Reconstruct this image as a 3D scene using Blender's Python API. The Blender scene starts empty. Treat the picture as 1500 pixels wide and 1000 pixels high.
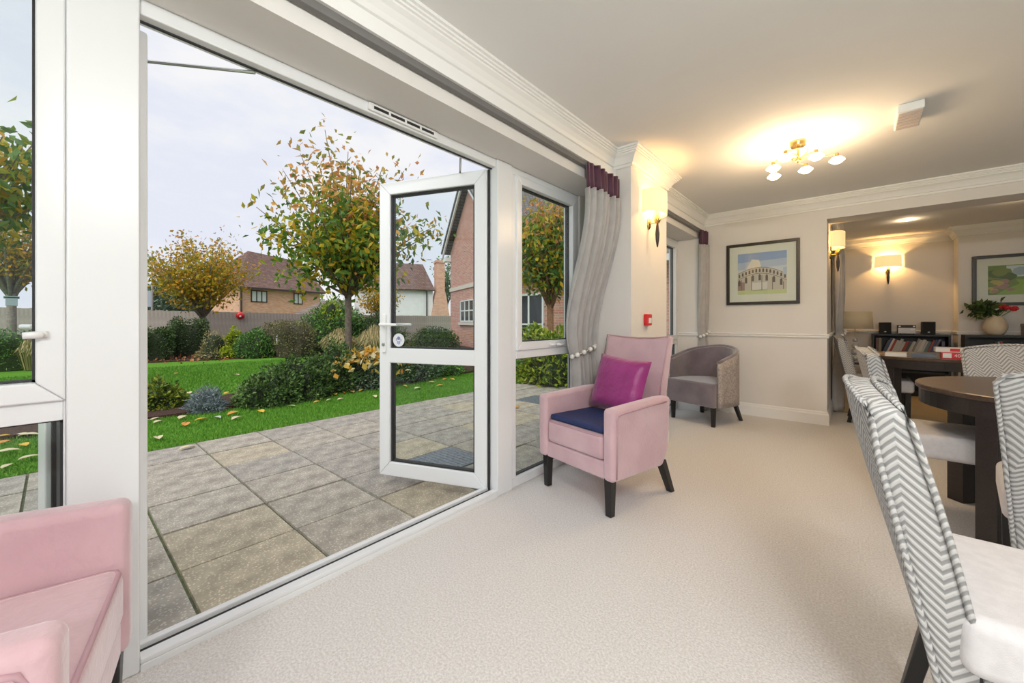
import bpy, bmesh, math, random
import numpy as np
from mathutils import Vector, Matrix
random.seed(7); np.random.seed(7)
PI = math.pi
SC = bpy.context.scene
COL = SC.collection
# ------------------------------------------------------------------ camera
F = 580.0; CAMH = 1.08; TH = math.radians(40.9); HY = 471.0
sT, cT = math.sin(TH), math.cos(TH)
cam_d = bpy.data.cameras.new('camera'); cam = bpy.data.objects.new('camera', cam_d); COL.objects.link(cam)
cam.location = (0, 0, CAMH); cam.rotation_euler = (PI/2, 0, TH)
cam_d.sensor_width = 36.0; cam_d.lens = F/1500*36; cam_d.shift_y = -(500-HY)/1500; cam_d.clip_start = 0.02; cam_d.clip_end = 500
SC.camera = cam
# ------------------------------------------------------------------ world
world = bpy.data.worlds.new('sky'); SC.world = world; world.use_nodes = True
nt = world.node_tree; nt.nodes.clear()
o_ = nt.nodes.new('ShaderNodeOutputWorld'); bg = nt.nodes.new('ShaderNodeBackground')
tc = nt.nodes.new('ShaderNodeTexCoord'); mp = nt.nodes.new('ShaderNodeMapping'); mp.inputs['Scale'].default_value = (1.3, 1.3, 3.2)
nz = nt.nodes.new('ShaderNodeTexNoise'); nz.inputs['Scale'].default_value = 2.6; nz.inputs['Detail'].default_value = 6; nz.inputs['Roughness'].default_value = .55
rp = nt.nodes.new('ShaderNodeValToRGB')
rp.color_ramp.elements[0].position = .46; rp.color_ramp.elements[0].color = (.79, .825, .93, 1)
rp.color_ramp.elements[1].position = .66; rp.color_ramp.elements[1].color = (.93, .93, .95, 1)
nt.links.new(tc.outputs['Generated'], mp.inputs['Vector']); nt.links.new(mp.outputs[0], nz.inputs['Vector'])
nt.links.new(nz.outputs['Fac'], rp.inputs[0]); nt.links.new(rp.outputs[0], bg.inputs['Color']); nt.links.new(bg.outputs[0], o_.inputs['Surface'])
bg.inputs['Strength'].default_value = 1.0
# soft hazy sun behind thin cloud
sun_d = bpy.data.lights.new('hazy_sun', 'SUN'); sun_d.energy = 2.4; sun_d.angle = math.radians(50); sun_d.color = (1, .97, .92)
sun = bpy.data.objects.new('hazy_sun', sun_d); COL.objects.link(sun); sun.rotation_euler = Vector((-.25, .60, -.76)).to_track_quat('-Z', 'Y').to_euler()
# ------------------------------------------------------------------ exposure
SC.view_settings.view_transform = 'Standard'; SC.view_settings.look = 'None'; SC.view_settings.gamma = 1.0
SC.view_settings.use_curve_mapping = False; SC.view_settings.exposure = 0.0
try:
    SC.cycles.use_denoising = True
    SC.cycles.max_bounces = 10; SC.cycles.diffuse_bounces = 5; SC.cycles.transparent_max_bounces = 16
    SC.cycles.sample_clamp_indirect = 4.0; SC.cycles.caustics_reflective = False; SC.cycles.caustics_refractive = False
except Exception: pass
LAMP_FILL = 28.0     # watts per shade of the unseen fill lights added near and behind the viewer
LAMP_FAR = 4.6
# ------------------------------------------------------------------ pixel helpers (photo 1500x1000)
def ray(px, py):
    l = (px-750)/F; u = (HY-py)/F
    return Vector((-sT+l*cT, cT+l*sT, u))
def onz(px, py, z=0.):
    r = ray(px, py); d = (z-CAMH)/r.z
    return Vector((r.x*d, r.y*d, z))
def atd(px, py, d):
    r = ray(px, py); return Vector((r.x*d, r.y*d, CAMH+r.z*d))
# ------------------------------------------------------------------ materials
MATS = {}
def mat(name, c1, c2=None, scale=20., rough=.6, bump=0., bscale=None, metal=0., emit=None, estr=0., spec=.5, detail=3., sheen=0., ramp=None, dist=.01, wood=False, alpha=None):
    if name in MATS: return MATS[name]
    m = bpy.data.materials.new(name); m.use_nodes = True; n = m.node_tree; b = n.nodes['Principled BSDF']
    b.inputs['Base Color'].default_value = (*c1, 1); b.inputs['Roughness'].default_value = rough; b.inputs['Metallic'].default_value = metal
    b.inputs['Specular IOR Level'].default_value = spec
    if sheen: b.inputs['Sheen Weight'].default_value = sheen
    t = n.nodes.new('ShaderNodeTexCoord')
    if c2 is not None:
        z = n.nodes.new('ShaderNodeTexNoise'); z.inputs['Scale'].default_value = scale; z.inputs['Detail'].default_value = detail
        if wood:
            mpn = n.nodes.new('ShaderNodeMapping'); mpn.inputs['Scale'].default_value = (1, 14, 14)
            n.links.new(t.outputs['Object'], mpn.inputs[0]); n.links.new(mpn.outputs[0], z.inputs['Vector'])
        else: n.links.new(t.outputs['Object'], z.inputs['Vector'])
        r = n.nodes.new('ShaderNodeValToRGB')
        r.color_ramp.elements[0].position = .35; r.color_ramp.elements[0].color = (*c1, 1)
        r.color_ramp.elements[1].position = .65; r.color_ramp.elements[1].color = (*c2, 1)
        n.links.new(z.outputs['Fac'], r.inputs[0]); n.links.new(r.outputs[0], b.inputs['Base Color'])
    if bump:
        z2 = n.nodes.new('ShaderNodeTexNoise'); z2.inputs['Scale'].default_value = bscale or scale; z2.inputs['Detail'].default_value = 4
        n.links.new(t.outputs['Object'], z2.inputs['Vector'])
        bm_ = n.nodes.new('ShaderNodeBump'); bm_.inputs['Strength'].default_value = bump; bm_.inputs['Distance'].default_value = dist
        n.links.new(z2.outputs['Fac'], bm_.inputs['Height']); n.links.new(bm_.outputs[0], b.inputs['Normal'])
    if emit is not None:
        b.inputs['Emission Color'].default_value = (*emit, 1); b.inputs['Emission Strength'].default_value = estr
    MATS[name] = m; return m
def leafmat(name, stops, rough=.55, trans=.25):
    if name in MATS: return MATS[name]
    m = bpy.data.materials.new(name); m.use_nodes = True; n = m.node_tree; b = n.nodes['Principled BSDF']
    g = n.nodes.new('ShaderNodeNewGeometry'); r = n.nodes.new('ShaderNodeValToRGB'); r.color_ramp.interpolation = 'LINEAR'
    while len(r.color_ramp.elements) < len(stops): r.color_ramp.elements.new(.5)
    for e, (p, c) in zip(r.color_ramp.elements, stops): e.position = p; e.color = (*c, 1)
    n.links.new(g.outputs['Random Per Island'], r.inputs[0]); n.links.new(r.outputs[0], b.inputs['Base Color'])
    b.inputs['Roughness'].default_value = rough; b.inputs['Specular IOR Level'].default_value = .3
    tr = n.nodes.new('ShaderNodeBsdfTranslucent'); n.links.new(r.outputs[0], tr.inputs['Color'])
    mx = n.nodes.new('ShaderNodeMixShader'); mx.inputs[0].default_value = trans
    n.links.new(b.outputs[0], mx.inputs[1]); n.links.new(tr.outputs[0], mx.inputs[2]); n.links.new(mx.outputs[0], n.nodes['Material Output'].inputs[0])
    MATS[name] = m; return m
def glassmat():
    m = bpy.data.materials.new('window_glass'); m.use_nodes = True; n = m.node_tree; n.nodes.clear()
    o = n.nodes.new('ShaderNodeOutputMaterial'); t = n.nodes.new('ShaderNodeBsdfTransparent'); g = n.nodes.new('ShaderNodeBsdfGlossy')
    t.inputs[0].default_value = (.95, .975, .965, 1); g.inputs['Roughness'].default_value = .01
    f = n.nodes.new('ShaderNodeFresnel'); f.inputs[0].default_value = 1.5
    mx = n.nodes.new('ShaderNodeMixShader')
    gm = n.nodes.new('ShaderNodeNewGeometry'); iv = n.nodes.new('ShaderNodeMath'); iv.operation = 'SUBTRACT'; iv.inputs[0].default_value = 1.; n.links.new(gm.outputs['Backfacing'], iv.inputs[1])
    ml = n.nodes.new('ShaderNodeMath'); ml.operation = 'MULTIPLY'; n.links.new(f.outputs[0], ml.inputs[0]); n.links.new(iv.outputs[0], ml.inputs[1])
    n.links.new(ml.outputs[0], mx.inputs[0]); n.links.new(t.outputs[0], mx.inputs[1]); n.links.new(g.outputs[0], mx.inputs[2]); n.links.new(mx.outputs[0], o.inputs[0])
    return m
def herring(name, ca, cb, period=.075, pitch=.022):
    m = bpy.data.materials.new(name); m.use_nodes = True; n = m.node_tree; b = n.nodes['Principled BSDF']; L = n.links.new
    t = n.nodes.new('ShaderNodeTexCoord'); s = n.nodes.new('ShaderNodeSeparateXYZ'); L(t.outputs['Object'], s.inputs[0])
    def M(op, a, bb=None):
        q = n.nodes.new('ShaderNodeMath'); q.operation = op
        for i, v in enumerate((a, bb)):
            if v is None: continue
            if isinstance(v, (int, float)): q.inputs[i].default_value = v
            else: L(v, q.inputs[i])
        return q.outputs[0]
    u = M('ADD', s.outputs['X'], s.outputs['Y'])
    zz = M('PINGPONG', u, period)
    v = M('SUBTRACT', s.outputs['Z'], zz)
    w = M('PINGPONG', v, pitch/2)
    st = M('DIVIDE', w, pitch/2)
    r = n.nodes.new('ShaderNodeValToRGB'); r.color_ramp.elements[0].position = .35; r.color_ramp.elements[0].color = (*ca, 1)
    r.color_ramp.elements[1].position = .6; r.color_ramp.elements[1].color = (*cb, 1)
    L(st, r.inputs[0]); L(r.outputs[0], b.inputs['Base Color']); b.inputs['Roughness'].default_value = .9; b.inputs['Specular IOR Level'].default_value = .15
    bp = n.nodes.new('ShaderNodeBump'); bp.inputs['Strength'].default_value = .5; bp.inputs['Distance'].default_value = .003
    L(st, bp.inputs['Height']); L(bp.outputs[0], b.inputs['Normal'])
    MATS[name] = m; return m
GLASS = glassmat()
WHITE = mat('white_upvc', (.78, .79, .80), rough=.28)
GASKET = mat('black_gasket', (.02, .02, .022), rough=.6)
WALLP = mat('wall_paint', (.74, .71, .68), (.76, .73, .70), 3, .85, .03, 180)
CEILP = mat('ceiling_paint', (.80, .79, .77), (.82, .81, .79), 2, .9)
TRIMP = mat('trim_paint', (.84, .83, .81), rough=.45)
SOFFP = mat('soffit_paint', (.72, .71, .69), rough=.8)
CARPET = mat('carpet_wool', (.68, .645, .615), (.86, .835, .81), 130, .98, .5, 320, spec=.05, dist=.012, detail=6)
WOODF = mat('floor_plank', (.56, .42, .25), (.66, .52, .33), 6, .4, wood=True)
BRASS = mat('brass', (.62, .42, .16), rough=.25, metal=1.)
DARKW = mat('dark_wood', (.018, .014, .013), (.03, .022, .02), 9, .35, wood=True)
TABLEW = mat('table_top_wood', (.06, .036, .024), (.09, .055, .037), 7, .3, wood=True)
BLACKL = mat('black_leg', (.012, .011, .011), rough=.35)
PINK = mat('pink_velvet', (.55, .35, .385), (.63, .425, .455), 5, .8, .25, 60, sheen=.6, spec=.2)
PINKP = mat('pink_piping', (.50, .31, .345), rough=.8)
PURPLE = mat('magenta_satin', (.24, .012, .13), (.30, .02, .17), 8, .42, .5, 14, sheen=.3, dist=.02)
NAVY = mat('navy_cloth', (.012, .022, .09), (.018, .03, .115), 60, .8, .2, 300)
GREYV = mat('grey_velvet', (.15, .125, .15), (.20, .17, .195), 6, .75, .2, 80, sheen=.8, spec=.2)
SEATW = mat('pale_seat_cloth', (.66, .63, .63), (.72, .69, .69), 40, .9, .2, 400)
HERR = herring('herringbone_weave', (.27, .265, .26), (.54, .53, .515), .05, .02)
CURT = mat('grey_curtain', (.40, .38, .365), (.46, .435, .42), 12, .7, sheen=.3)
CURTP = mat('plum_header', (.06, .005, .028), rough=.6, sheen=.3)
LINING = mat('cream_lining', (.78, .70, .56), rough=.8)
PEARL = mat('pearl_bead', (.82, .80, .76), rough=.2)
RED = mat('red_plastic', (.62, .015, .02), rough=.35)
WHITEP = mat('white_plastic', (.8, .8, .79), rough=.4)
MAT_ = mat('mount_card', (.80, .77, .72), rough=.9)
SHADE = mat('lit_shade', (.85, .72, .45), rough=.8, emit=(1, .70, .30), estr=.75)
LITG = mat('lit_glass_shade', (.9, .85, .7), rough=.2, emit=(1, .80, .50), estr=7.0)
STEEL = mat('steel', (.5, .5, .5), rough=.3, metal=1.)
# ------------------------------------------------------------------ mesh building
class MB:
    def __init__(s): s.v = []; s.f = []; s.mi = []; s.cur = 0
    def add(s, vs, fs):
        o = len(s.v); s.v += [tuple(p) for p in vs]
        for f in fs: s.f.append(tuple(i+o for i in f)); s.mi.append(s.cur)
        return s
    def box(s, x0, x1, y0, y1, z0, z1):
        x0, x1 = sorted((x0, x1)); y0, y1 = sorted((y0, y1)); z0, z1 = sorted((z0, z1))
        return s.add([(x0,y0,z0),(x1,y0,z0),(x1,y1,z0),(x0,y1,z0),(x0,y0,z1),(x1,y0,z1),(x1,y1,z1),(x0,y1,z1)],
              [(3,2,1,0),(4,5,6,7),(0,1,5,4),(1,2,6,5),(2,3,7,6),(3,0,4,7)])
    def hexa(s, bot, top):   # 4 bottom, 4 top corner points (ccw from above)
        return s.add(list(bot)+list(top), [(3,2,1,0),(4,5,6,7),(0,1,5,4),(1,2,6,5),(2,3,7,6),(3,0,4,7)])
    def prism(s, poly, fn0, fn1):  # polygon points mapped by two functions into 3d
        n = len(poly); a = [fn0(p) for p in poly]; b = [fn1(p) for p in poly]
        return s.add(a+b, [tuple(range(n))[::-1], tuple(range(n, 2*n))]+[(i, (i+1) % n, n+(i+1) % n, n+i) for i in range(n)])
    def lathe(s, prof, n=20, c=(0,0,0), closed=True, a0=0., a1=2*PI):
        full = abs(a1-a0-2*PI) < 1e-6; k = n if full else n+1; vs = []; fs = []
        for (r, z) in prof:
            for i in range(k):
                a = a0+(a1-a0)*i/n; vs.append((c[0]+r*math.cos(a), c[1]+r*math.sin(a), c[2]+z))
        for j in range(len(prof)-1):
            for i in range(n):
                i2 = (i+1) % k; fs.append((j*k+i, j*k+i2, (j+1)*k+i2, (j+1)*k+i))
        if closed and full: fs.append(tuple(range(k))[::-1]); fs.append(tuple(range((len(prof)-1)*k, len(prof)*k)))
        return s.add(vs, fs)
    def tube(s, pts, r, n=8):
        pts = [Vector(p) for p in pts]; rs = r if isinstance(r, (list, tuple)) else [r]*len(pts); vs = []; fs = []
        for i, p in enumerate(pts):
            t = (pts[min(i+1, len(pts)-1)]-pts[max(i-1, 0)]).normalized()
            up = Vector((0,0,1)) if abs(t.z) < .95 else Vector((1,0,0))
            a = t.cross(up).normalized(); b = t.cross(a)
            for j in range(n):
                q = 2*PI*j/n; vs.append(p+(a*math.cos(q)+b*math.sin(q))*rs[i])
        for i in range(len(pts)-1):
            for j in range(n): fs.append((i*n+j, i*n+(j+1) % n, (i+1)*n+(j+1) % n, (i+1)*n+j))
        fs.append(tuple(range(n))[::-1]); fs.append(tuple(range((len(pts)-1)*n, len(pts)*n)))
        return s.add(vs, fs)
    def ball(s, c, r, n=10, m=6, sq=(1,1,1)):
        prof = [(max(1e-4, r*math.sin(PI*i/m)), -r*math.cos(PI*i/m)) for i in range(m+1)]
        o = len(s.v); s.lathe(prof, n, (0,0,0), False)
        for i in range(o, len(s.v)): s.v[i] = (s.v[i][0]*sq[0]+c[0], s.v[i][1]*sq[1]+c[1], s.v[i][2]*sq[2]+c[2])
        return s
    def grid(s, fn, nu, nv):
        vs = [fn(i/nu, j/nv) for j in range(nv+1) for i in range(nu+1)]
        return s.add(vs, [(j*(nu+1)+i, j*(nu+1)+i+1, (j+1)*(nu+1)+i+1, (j+1)*(nu+1)+i) for j in range(nv) for i in range(nu)])
    def mesh(s, name, mats):
        me = bpy.data.meshes.new(name); me.from_pydata(s.v, [], s.f)
        for m in (mats if isinstance(mats, (list, tuple)) else [mats]): me.materials.append(m)
        if max(s.mi or [0]) > 0: me.polygons.foreach_set('material_index', s.mi)
        b = bmesh.new(); b.from_mesh(me); bmesh.ops.recalc_face_normals(b, faces=b.faces); b.to_mesh(me); b.free(); me.update()
        return me
    def build(s, name, mats, parent=None, smooth=False, bevel=0., seg=2, subd=0, solid=0.):
        me = s.mesh(name, mats); o = bpy.data.objects.new(name, me); COL.objects.link(o)
        if parent is not None: o.parent = parent
        if solid:
            q = o.modifiers.new('solid', 'SOLIDIFY'); q.thickness = solid; q.offset = 0
        if bevel:
            q = o.modifiers.new('bevel', 'BEVEL'); q.width = bevel; q.segments = seg; q.limit_method = 'ANGLE'; q.angle_limit = math.radians(40)
        if subd:
            q = o.modifiers.new('sub', 'SUBSURF'); q.levels = subd; q.render_levels = subd
        if smooth or bevel:
            me.polygons.foreach_set('use_smooth', [True]*len(me.polygons))
            if not subd and not smooth:
                q = o.modifiers.new('wn', 'WEIGHTED_NORMAL'); q.keep_sharp = True
        return o
def tag(o, label=None, cat=None, group=None, kind=None):
    if label: o['label'] = label
    if cat: o['category'] = cat
    if group: o['group'] = group
    if kind: o['kind'] = kind
    return o
def thing(name, label, cat, loc=(0,0,0), rz=0., group=None):
    o = bpy.data.objects.new(name, None); COL.objects.link(o); o.empty_display_size = .1
    o.location = loc; o.rotation_euler = (0, 0, rz); tag(o, label, cat, group); return o
def struct(o): o['kind'] = 'structure'; return o
def sroot(name, loc=(0,0,0)):
    o = bpy.data.objects.new(name, None); COL.objects.link(o); o.location = loc; o['kind'] = 'structure'; return o
def copytree(src, parent=None):
    c = src.copy(); COL.objects.link(c); c.parent = parent
    for ch in list(src.children): copytree(ch, c)
    return c
def light(name, loc, power, color, radius, parent=None):
    d = bpy.data.lights.new(name, 'POINT'); d.energy = power; d.color = color; d.shadow_soft_size = radius
    o = bpy.data.objects.new(name, d); COL.objects.link(o); o.location = loc
    if parent is not None: o.parent = parent
    return o
def sweep(name, prof, path, mats, closed_prof=True):
    """profile points (offset to the left-hand normal side, z) swept along an xy polyline with mitres"""
    n = len(path); P = [Vector(p) for p in path]; vs = []; k = len(prof)
    for i in range(n):
        if i == 0: t0 = t1 = (P[1]-P[0]).normalized()
        elif i == n-1: t0 = t1 = (P[-1]-P[-2]).normalized()
        else: t0 = (P[i]-P[i-1]).normalized(); t1 = (P[i+1]-P[i]).normalized()
        n0 = Vector((t0.y, -t0.x)); n1 = Vector((t1.y, -t1.x)); m = (n0+n1); m = m/(m.length_squared/2) if m.length > 1e-6 else n0
        for (q, z) in prof: vs.append((P[i].x+m.x*q, P[i].y+m.y*q, z))
    fs = [(i*k+j, i*k+(j+1) % k, (i+1)*k+(j+1) % k, (i+1)*k+j) for i in range(n-1) for j in range(k)]
    fs += [tuple(range(k)), tuple(range((n-1)*k, n*k))[::-1]]
    return MB().add(vs, fs).build(name, mats)
# ================================================================== ROOM SHELL
CH = 2.375; XW = -1.43; XF = -1.675; YB = 5.27; XR = 4.2; YR = -3.0
struct(MB().box(-1.72, XR, YR, 6.16, -.12, 0).build('floor', CARPET))
fl = sroot('floor_far', (0, 6.2, 0))
struct(MB().box(-.4, XR, -.04, 2.4, -.12, -.012).build('subfloor', WOODF, fl))
for i in range(18):
    MB().box(-.3, XR, .003+i*.125, .003+i*.125+.1225, -.012, 0).build('plank', WOODF, fl)
struct(MB().box(-.22, XR, 6.14, 6.2, -.03, .006).build('trim_threshold', mat('oak_threshold', (.50, .36, .22), (.58, .43, .27), 8, .4)))
struct(MB().box(-1.765, XR+.2, YR-.2, 8.8, CH, CH+.15).build('ceiling', CEILP))
# window side: lintel over windows, pier, fillers
w = MB(); w.box(-1.765, XW, YR, 2.84, 2.085, CH); w.box(-1.765, XW, 3.585, 5.1, 2.085, CH); w.box(-1.765, XF+.015, 2.745, 2.84, 0, CH)
w.box(-1.765, -1.275, 2.84, 3.585, 0, CH); w.box(-1.765, XW, 5.1, YB, 0, CH); w.box(-1.765, XW, YR, -1.5, 0, 2.085)
struct(w.build('wall_left', WALLP))
w = MB(); w.box(-1.765, -.22, YB, 5.58, 0, CH); w.box(-.22, XR, YB, 5.58, 2.15, CH)
struct(w.build('wall_back', WALLP))
struct(MB().box(-.42, -.22, 5.58, 8.6, 0, CH).build('wall_far_left', WALLP))
w = MB(); w.box(-.42, 1.07, 8.45, 8.6, 0, CH); w.box(1.07, XR, 8.1, 8.6, 0, CH)
struct(w.build('wall_far', WALLP))
w = MB(); w.box(XR, XR+.2, YR, -1.6, 0, CH); w.box(XR, XR+.2, 1.6, 8.6, 0, CH); w.box(XR, XR+.2, -1.6, 1.6, 2.1, CH)
struct(w.build('wall_right', WALLP))
w = MB(); w.box(-1.765, -1.2, YR-.2, YR, 0, CH); w.box(3.6, XR+.2, YR-.2, YR, 0, CH); w.box(-1.2, 3.6, YR-.2, YR, 2.1, CH)
struct(w.build('wall_rear', WALLP))
# cornices
cor = [(0, 2.25), (.016, 2.25), (.016, 2.268), (.026, 2.272), (.034, 2.292), (.05, 2.315), (.068, 2.328), (.068, 2.336), (.078, 2.338), (.078, 2.347), (.088, 2.349), (.088, 2.359), (.1, 2.361), (.1, CH), (0, CH)]
path = [(XW, YR), (XW, 2.84), (-1.275, 2.84), (-1.275, 3.585), (XW, 3.585), (XW, YB), (XR, YB), (XR, YR)]
struct(sweep('trim_cornice', cor, path, TRIMP))
struct(sweep('trim_cornice_far', cor, [(-.22, 5.58), (-.22, 8.45), (1.07, 8.45), (1.07, 8.1), (XR, 8.1)], TRIMP))
# batten under the cornice carrying the curtain rail
bat = [(0, 2.178), (.05, 2.178), (.05, 2.196), (.034, 2.2), (.034, 2.25), (0, 2.25)]
struct(sweep('trim_batten', bat, [(XW, YR), (XW, 2.838)], TRIMP)); struct(sweep('trim_batten_far', bat, [(XW, 3.587), (XW, 5.265)], TRIMP))
RAIL = mat('rail_grey', (.16, .155, .15), rough=.5)
for k, (a, b) in enumerate(((YR, 2.83), (3.6, 5.25))):
    r = MB(); r.box(XW+.006, XW+.036, a, b, 2.148, 2.178)
    tag(r.build('curtain_rail', RAIL), ('grey curtain rail along the top of the patio doors', 'short grey curtain rail over the far window')[k], 'curtain rail', 'curtain rails')
# dado rail and baseboards
dado = [(0, .905), (.012, .905), (.02, .918), (.012, .926), (.024, .938), (.018, .948), (0, .95)]
struct(sweep('trim_dado', dado, [(-1.69, 5.1), (XW, 5.1), (XW, YB), (-.22, YB), (-.22, 5.58)], TRIMP))
struct(sweep('trim_dado_far', dado, [(-.22, 5.6), (-.22, 8.45), (1.07, 8.45), (1.07, 8.1), (XR, 8.1)], TRIMP))
bb = [(0, 0), (.018, 0), (.018, .105), (.012, .118), (.012, .128), (.004, .14), (0, .14)]
struct(sweep('baseboard_left', bb, [(XF+.015, 2.84), (-1.275, 2.84), (-1.275, 3.585), (-1.66, 3.585)], TRIMP))
struct(sweep('baseboard_back', bb, [(-1.69, 5.1), (XW, 5.1), (XW, YB), (-.22, YB), (-.22, 5.58)], TRIMP))
struct(sweep('baseboard_right', bb, [(XR, 8.08), (XR, 1.6)], TRIMP)); struct(sweep('trim_dado_right', dado, [(XR, 8.08), (XR, 1.6)], TRIMP))
struct(sweep('baseboard_far', bb, [(-.22, 5.6), (-.22, 8.45), (1.07, 8.45), (1.07, 8.1), (XR, 8.1)], TRIMP))
# ------------------------------------------------------------------ windows and patio doors (frames of white uPVC)
X0, X1 = -1.745, XF
def frame_rect(y0, y1, z0, z1, wd, xa=X0, xb=X1, name='window_frame', parent=None, bev=.006):
    """four mitred members round the rectangle"""
    m = MB()
    A = [(y0, z0), (y1, z0), (y1, z1), (y0, z1)]; B = [(y0+wd, z0+wd), (y1-wd, z0+wd), (y1-wd, z1-wd), (y0+wd, z1-wd)]
    for i in range(4):
        j = (i+1) % 4; q = [A[i], A[j], B[j], B[i]]
        m.prism(q, lambda p: (xa, p[0], p[1]), lambda p: (xb, p[0], p[1]))
    return m.build(name, WHITE, parent, bevel=bev)
def pane(y0, y1, z0, z1, parent, x=-1.715):
    g = MB().box(x-.012, x+.012, y0, y1, z0, z1).build('glass_pane', GLASS, parent)
    k = MB()
    for (a, b, c, d) in ((y0, y1, z0, z0+.008), (y0, y1, z1-.008, z1), (y0, y0+.008, z0, z1), (y1-.008, y1, z0, z1)): k.box(x-.016, x+.016, a, b, c, d)
    k.build('gasket', GASKET, g); return g
def window(name, y0, y1, trans, fw=.05):
    r = sroot(name)
    m = MB(); m.box(X0, X1, y0, y1, 0, .06); m.box(X0, X1, y0, y1, 2.035, 2.085); m.box(X0, X1, y0, y0+fw, .06, 2.035); m.box(X0, X1, y1-fw, y1, .06, 2.035)
    m.box(X0, X1, y0+fw, y1-fw, trans-.03, trans+.03); m.build('outer_frame', WHITE, r, bevel=.005)
    frame_rect(y0+fw-.005, y1-fw+.005, trans+.025, 2.04, .055, -1.75, -1.662, 'sash', r)
    pane(y0+fw+.048, y1-fw-.048, trans+.078, 1.987, r); pane(y0+fw-.002, y1-fw+.002, .058, trans-.028, r)
    return r
w1 = window('window_1', -1.48, .02, .835, .005)
w1b = MB().box(X0, X1, -.78, -.70, .06, 2.035).build('mullion', WHITE, w1, bevel=.004)
hd = MB().box(-1.665, -1.656, -.032, -.012, 1.036, 1.054); hd.tube([(-1.658, -.022, 1.045), (-1.645, -.026, 1.045), (-1.642, -.056, 1.043)], [.006, .010, .009]); hd.build('window_handle', WHITEP, w1, smooth=True)
w2 = window('window_2', 1.925, 2.745, .865)
hd = MB().box(-1.662, -1.65, 2.33, 2.47, .905, .925); hd.tube([(-1.65, 2.40, .915), (-1.635, 2.40, .915), (-1.63, 2.47, .912)], [.009, .011, .008]); hd.build('window_handle', WHITEP, w2, smooth=True)
w3 = window('window_3', 3.6, 5.1, .835)
MB().box(X0, X1, 4.3, 4.38, .06, 2.035).build('mullion', WHITE, w3, bevel=.004)
# unseen rear and right glazing, added behind the viewer to let in fill daylight
r = sroot('window_fill_rear', (0, YR-.1, 0))
m = MB()
for x in (-1.2, 0, 1.2, 2.4, 3.54): m.box(x, x+.06, -.035, .035, 0, 2.1)
m.box(-1.2, 3.6, -.035, .035, 0, .06); m.box(-1.2, 3.6, -.035, .035, 2.04, 2.1); m.build('window_frame', WHITE, r)
for x in (-1.14, .06, 1.26, 2.46): MB().box(x, x+1.08+(.06 if x < 0 else 0), -.01, .01, .06, 2.04).build('glass_pane', GLASS, r)
r = sroot('window_fill_right', (XR+.1, 0, 0)); m = MB()  # side glazing, likewise added out of view for more daylight
for y in (-1.6, -.03, 1.54): m.box(-.035, .035, y, y+.06, 0, 2.1)
m.box(-.035, .035, -1.6, 1.6, 0, .06); m.box(-.035, .035, -1.6, 1.6, 2.04, 2.1); m.build('window_frame', WHITE, r)
for y in (-1.54, .03): MB().box(-.01, .01, y, y+1.51, .06, 2.04).build('glass_pane', GLASS, r)
# patio door frame
d1 = sroot('door_1')
m = MB(); m.box(X0, X1+.012, .02, .172, 0, 2.085); m.box(X0, X1+.006, .04, .06, .05, 2.04); m.build('jamb', WHITE, d1, bevel=.006)
MB().box(X0, X1+.012, 1.785, 1.925, 0, 2.085).build('jamb', WHITE, d1, bevel=.006)
MB().box(X0, X1, .172, 1.785, 2.035, 2.085).build('head', WHITE, d1, bevel=.005)
m = MB(); m.box(-1.80, X1+.012, .172, 1.785, -.02, .022); m.box(-1.76, -1.735, .172, 1.785, .022, .045); m.box(-1.705, X1+.012, .172, 1.785, .022, .04); m.build('sill', WHITE, d1, bevel=.004)
MB().box(-1.735, -1.705, .172, 1.785, .022, .027).build('track_gasket', GASKET, d1)
MB().box(-1.72, -1.71, .172, 1.785, 2.030, 2.036).build('seal', GASKET, d1)
v = MB(); v.box(X1-.002, X1+.014, .93, 1.32, 2.043, 2.078); vo = v.build('trickle_vent', WHITEP, d1, bevel=.004)
for k in range(4): MB().box(X1+.0135, X1+.0155, .955+k*.088, 1.03+k*.088, 2.053, 2.066).build('vent_slot', GASKET, vo)
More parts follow.
